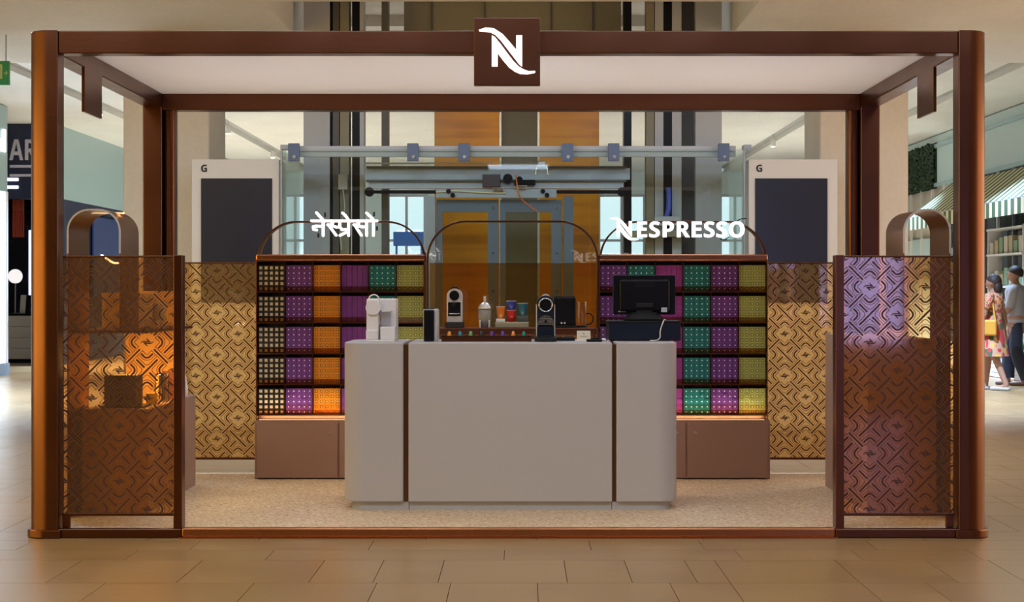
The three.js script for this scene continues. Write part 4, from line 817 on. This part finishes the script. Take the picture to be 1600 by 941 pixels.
// track spot lamps under the slots; nearest inner pair added to brighten the ceiling
[[-5.05, -10.6], [4.85, -10.6], [-6.5, -11.5], [-6.5, -16.5], [-5.05, -19.5], [-5.05, -24.5], [4.85, -15.5], [4.85, -22], [6.4, -9.2], [6.4, -14.5], [6.4, -20]].forEach(([x, z], i) => {
  const t = thing('track_lamp', `small white track lamp in the ${x < -6 ? 'outer slot by the exit sign' : x < 0 ? 'inner slot by the teal band' : x < 5 ? 'inner slot by the hedge panel' : 'outer slot above the awning'}, ${['first', 'first', 'nearest', 'farther', 'second', 'third', 'second', 'third', 'nearest', 'middle', 'farthest'][i]}`, 'lamp', [x, CEILING, z], 'track lamps');
  part('arm', cyl(0.012, 0.012, 0.12, 0, -0.02, 0, 8), M.white, t);
  const h = part('lamp_head', cyl(0.05, 0.045, 0.14, 0, -0.15, 0, 16), M.white, t);
  part('lamp_bulb', cyl(0.038, 0.038, 0.006, 0, -0.157, 0, 16), std(lin(1, 1, 1), 0.4, { emissive: lin(1, 0.93, 0.8), emissiveIntensity: 12 }), h);
  const s = new THREE.SpotLight(lin(0.56, 0.82, 1.3), Math.abs(x) > 6 ? 60 : z > -12 ? 280 : x > 0 && z > -18 ? 330 : 850, 0, 0.9, 0.6, 2); s.position.set(x, CEILING - 0.17, z); s.target.position.set(x, 0, z); s.castShadow = true; scene.add(s, s.target);
});

// ------------------------------------------------------------------ passers by
function bodyMesh(bones, size, cy, res = 90) {
  const mc = new MarchingCubes(res, new THREE.MeshBasicMaterial(), false, false, 200000), F = mc.field, N = res;
  const seg = (px, py, pz, b) => { const [ax, ay, az, ra, bx, by, bz, rb2] = b, dx = bx - ax, dy = by - ay, dz = bz - az, l = dx * dx + dy * dy + dz * dz || 1e-9; let h = ((px - ax) * dx + (py - ay) * dy + (pz - az) * dz) / l; h = Math.max(0, Math.min(1, h)); const ex = px - ax - h * dx, ey = py - ay - h * dy, ez = pz - az - h * dz; return Math.sqrt(ex * ex + ey * ey + ez * ez) - (ra + (rb2 - ra) * h); };
  for (let k = 0; k < N; k++) for (let j = 0; j < N; j++) for (let i = 0; i < N; i++) {
    const x = ((i - N / 2) / (N / 2)) * size, y = ((j - N / 2) / (N / 2)) * size + cy, z = ((k - N / 2) / (N / 2)) * size; let d = 9;
    for (const b of bones) { const e = seg(x, y, z, b), q = 0.022, h = Math.max(q - Math.abs(d - e), 0) / q; d = Math.min(d, e) - h * h * q / 4; }
    F[i + j * N + k * N * N] = -d;
  }
  mc.isolation = 0; mc.update();
  const n = mc.count, g = new THREE.BufferGeometry();
  const p = new Float32Array(mc.positionArray.slice(0, n * 3)), nn = new Float32Array(mc.normalArray.slice(0, n * 3));
  for (let i = 0; i < n; i++) { p[3 * i] *= size; p[3 * i + 1] = p[3 * i + 1] * size + cy; p[3 * i + 2] *= size; }
  g.setAttribute('position', new THREE.BufferAttribute(p, 3)); g.setAttribute('normal', new THREE.BufferAttribute(nn, 3)); g.setAttribute('uv', new THREE.BufferAttribute(new Float32Array(n * 2), 2));
  return g;
}
function person(label, at, turn, o) {
  const t = thing('person', label, 'person', at); t.rotation.y = turn; const H = o.height / 1.6, S = o.stride, a = o.swing;
  const B = [];
  const add = (ax, ay, az, ra, bx, by, bz, r2) => B.push([ax * H, ay * H, az * H, ra * H, bx * H, by * H, bz * H, r2 * H]);
  add(0, 1.48, 0.015, 0.085, 0, 1.50, 0.0, 0.09); add(0, 1.43, 0.035, 0.052, 0, 1.46, 0.04, 0.06); add(0, 1.465, 0.085, 0.012, 0, 1.45, 0.105, 0.013);   // skull, jaw, nose
  for (const s of [-1, 1]) add(s * 0.088, 1.475, 0.0, 0.014, s * 0.09, 1.455, 0.0, 0.010);   // ears
  add(0, 1.38, 0.0, 0.048, 0, 1.30, -0.01, 0.055); add(-0.12, 1.28, 0, 0.06, 0.12, 1.28, 0, 0.06); add(0, 1.24, 0, 0.125, 0, 1.02, 0, 0.105); add(-0.05, 0.9, 0, 0.115, 0.05, 0.9, 0, 0.115); add(0, 1.0, 0, 0.11, 0, 0.9, 0, 0.13);
  const hands = [];
  for (const s of [-1, 1]) {
    const f = s * a; add(s * 0.175, 1.27, 0, 0.052, s * 0.20, 1.03, f * 0.35, 0.040); add(s * 0.20, 1.03, f * 0.35, 0.040, s * 0.19, 0.83, f * 0.9 + 0.06, 0.028);
    const hx = s * 0.19, hy = 0.83, hz = f * 0.9 + 0.06; add(hx, hy, hz, 0.026, hx, hy - 0.07, hz + 0.01, 0.030);
    for (let k = 0; k < 4; k++) add(hx, hy - 0.08, hz - 0.022 + k * 0.016, 0.010, hx - s * 0.012, hy - 0.145 + Math.abs(k - 1.5) * 0.008, hz - 0.016 + k * 0.016, 0.008);
    add(hx, hy - 0.04, hz + 0.028, 0.010, hx - s * 0.01, hy - 0.09, hz + 0.05, 0.008); hands.push([hx * H, hy * H, hz * H]);
    const g = -s * S; add(s * 0.075, 0.86, 0, 0.085, s * 0.075, 0.47, g * 0.45 + 0.03, 0.055); add(s * 0.075, 0.47, g * 0.45 + 0.03, 0.056, s * 0.07, 0.09, g * 0.85 - (g < 0 ? 0.06 : 0), 0.035); add(s * 0.07, 0.055, g * 0.85 - (g < 0 ? 0.06 : 0), 0.034, s * 0.075, 0.035, g * 0.85 + 0.12, 0.026);
  }
  part('body', bodyMesh(B, 0.84 * H, 0.80 * H, 100), o.skin, t);
  const L = (pts, m, n, sz = 0.75) => part(n, lathe(pts.map(([r, y]) => [r * H, y * H]), 0, 0, 0, 30).scale(1, 1, sz), m, t);
  const hair = part('hair', [new THREE.SphereGeometry(0.102 * H, 22, 14, 0, Math.PI * 2, 0, Math.PI * 0.55).rotateX(-0.45).translate(0, 1.495 * H, -0.008 * H), ...(o.longHair ? [new THREE.SphereGeometry(0.085 * H, 16, 12).scale(1, 1.2, 0.7).translate(0, 1.41 * H, -0.06 * H)] : [])], o.hair, t);
  part('eyes', [-1, 1].map((s) => new THREE.SphereGeometry(0.011 * H, 8, 6).translate(s * 0.033 * H, 1.485 * H, 0.092 * H)), M.black, t);
  part('mouth', rb(-0.022 * H, 0.022 * H, 1.412 * H, 1.420 * H, 0.085 * H, 0.097 * H, 0.003), std(lin(0.35, 0.08, 0.07), 0.5), t);
  if (o.dress) {
    L([[0.075, 1.345], [0.135, 1.325], [0.165, 1.25], [0.148, 1.12], [0.130, 1.04], [0.165, 0.90], [0.21, 0.65], [0.255, 0.47], [0.25, 0.47], [0.13, 0.9], [0.11, 1.05]], o.dress, 'dress', 0.8);
    for (const s of [-1, 1]) part('sleeve', tube([[s * 0.13 * H, 1.30 * H, 0], [s * 0.18 * H, 1.24 * H, 0], [s * 0.195 * H, 1.13 * H, s * a * 0.2 * H]], 0.06 * H, 10, 12), o.dress, t);
  } else {
    L([[0.07, 1.345], [0.135, 1.325], [0.17, 1.25], [0.155, 1.1], [0.16, 0.95], [0.17, 0.84], [0.155, 0.84]], o.shirt, 'shirt', 0.78);
    for (const s of [-1, 1]) {
      part('sleeve', tube([[s * 0.13 * H, 1.30 * H, 0], [s * 0.18 * H, 1.25 * H, 0], [s * 0.20 * H, 1.03 * H, s * a * 0.35 * H]], 0.062 * H, 10, 12), o.shirt, t);
      const g = -s * S; part('trouser_leg', tube([[s * 0.07 * H, 0.90 * H, 0], [s * 0.075 * H, 0.7 * H, g * 0.2 * H], [s * 0.075 * H, 0.47 * H, (g * 0.45 + 0.03) * H], [s * 0.07 * H, 0.10 * H, (g * 0.85 - (g < 0 ? 0.06 : 0)) * H]], 0.085 * H, 18, 14), o.trousers, t);
    }
    part('hips', new THREE.SphereGeometry(0.16 * H, 18, 12).scale(1, 0.7, 0.78).translate(0, 0.88 * H, 0), o.trousers, t);
  }
  for (const s of [-1, 1]) { const g = -s * S; part('shoe', rb((s * 0.073 - 0.042) * H, (s * 0.073 + 0.042) * H, 0, 0.05 * H, (g * 0.85 - 0.06 - (g < 0 ? 0.06 : 0)) * H, (g * 0.85 + 0.16) * H, 0.022), o.shoes, t); }
  if (o.bag) part('shoulder_bag', [rb((0.18) * H, 0.25 * H, 0.75 * H, 0.97 * H, -0.12 * H, 0.12 * H, 0.03), tube([[0.21 * H, 0.95 * H, -0.1 * H], [0.15 * H, 1.34 * H, 0], [0.21 * H, 0.95 * H, 0.1 * H]], 0.012, 14, 6)], o.bag, t);
  return t;
}
const fl = vnoise(128, 128, 10, 10), fl2 = vnoise(128, 128, 14, 14);
const floralTex = dataTex(128, 128, (x, y, i) => (fl[i] > 0.62 ? [190, 60, 55] : fl2[i] > 0.66 ? [70, 95, 60] : fl[i] < 0.25 ? [225, 175, 70] : [196, 150, 120]), [2, 2]);
person('walking woman in a red and cream floral dress with dark hair beside the copper post', [6.27, 0, -12.6], -2.2, { height: 1.53, stride: 0.16, swing: 0.2, skin: std(lin(0.34, 0.17, 0.10), 0.6), hair: std(lin(0.03, 0.015, 0.01), 0.6), longHair: true, dress: std(lin(0.8, 0.75, 0.7), 0.8, { map: floralTex }), shoes: std(lin(0.35, 0.3, 0.25), 0.5), bag: std(lin(0.5, 0.23, 0.02), 0.6) });
person('walking person in a striped grey top and dark trousers near the planter', [6.86, 0, -13.6], -2.0, { height: 1.66, stride: 0.12, swing: 0.15, skin: std(lin(0.36, 0.19, 0.12), 0.6), hair: std(lin(0.025, 0.015, 0.01), 0.6), shirt: std(lin(0.36, 0.34, 0.32), 0.8), trousers: std(lin(0.015, 0.017, 0.03), 0.8), shoes: std(lin(0.12, 0.06, 0.03), 0.5) });

renderer.render(scene, camera);
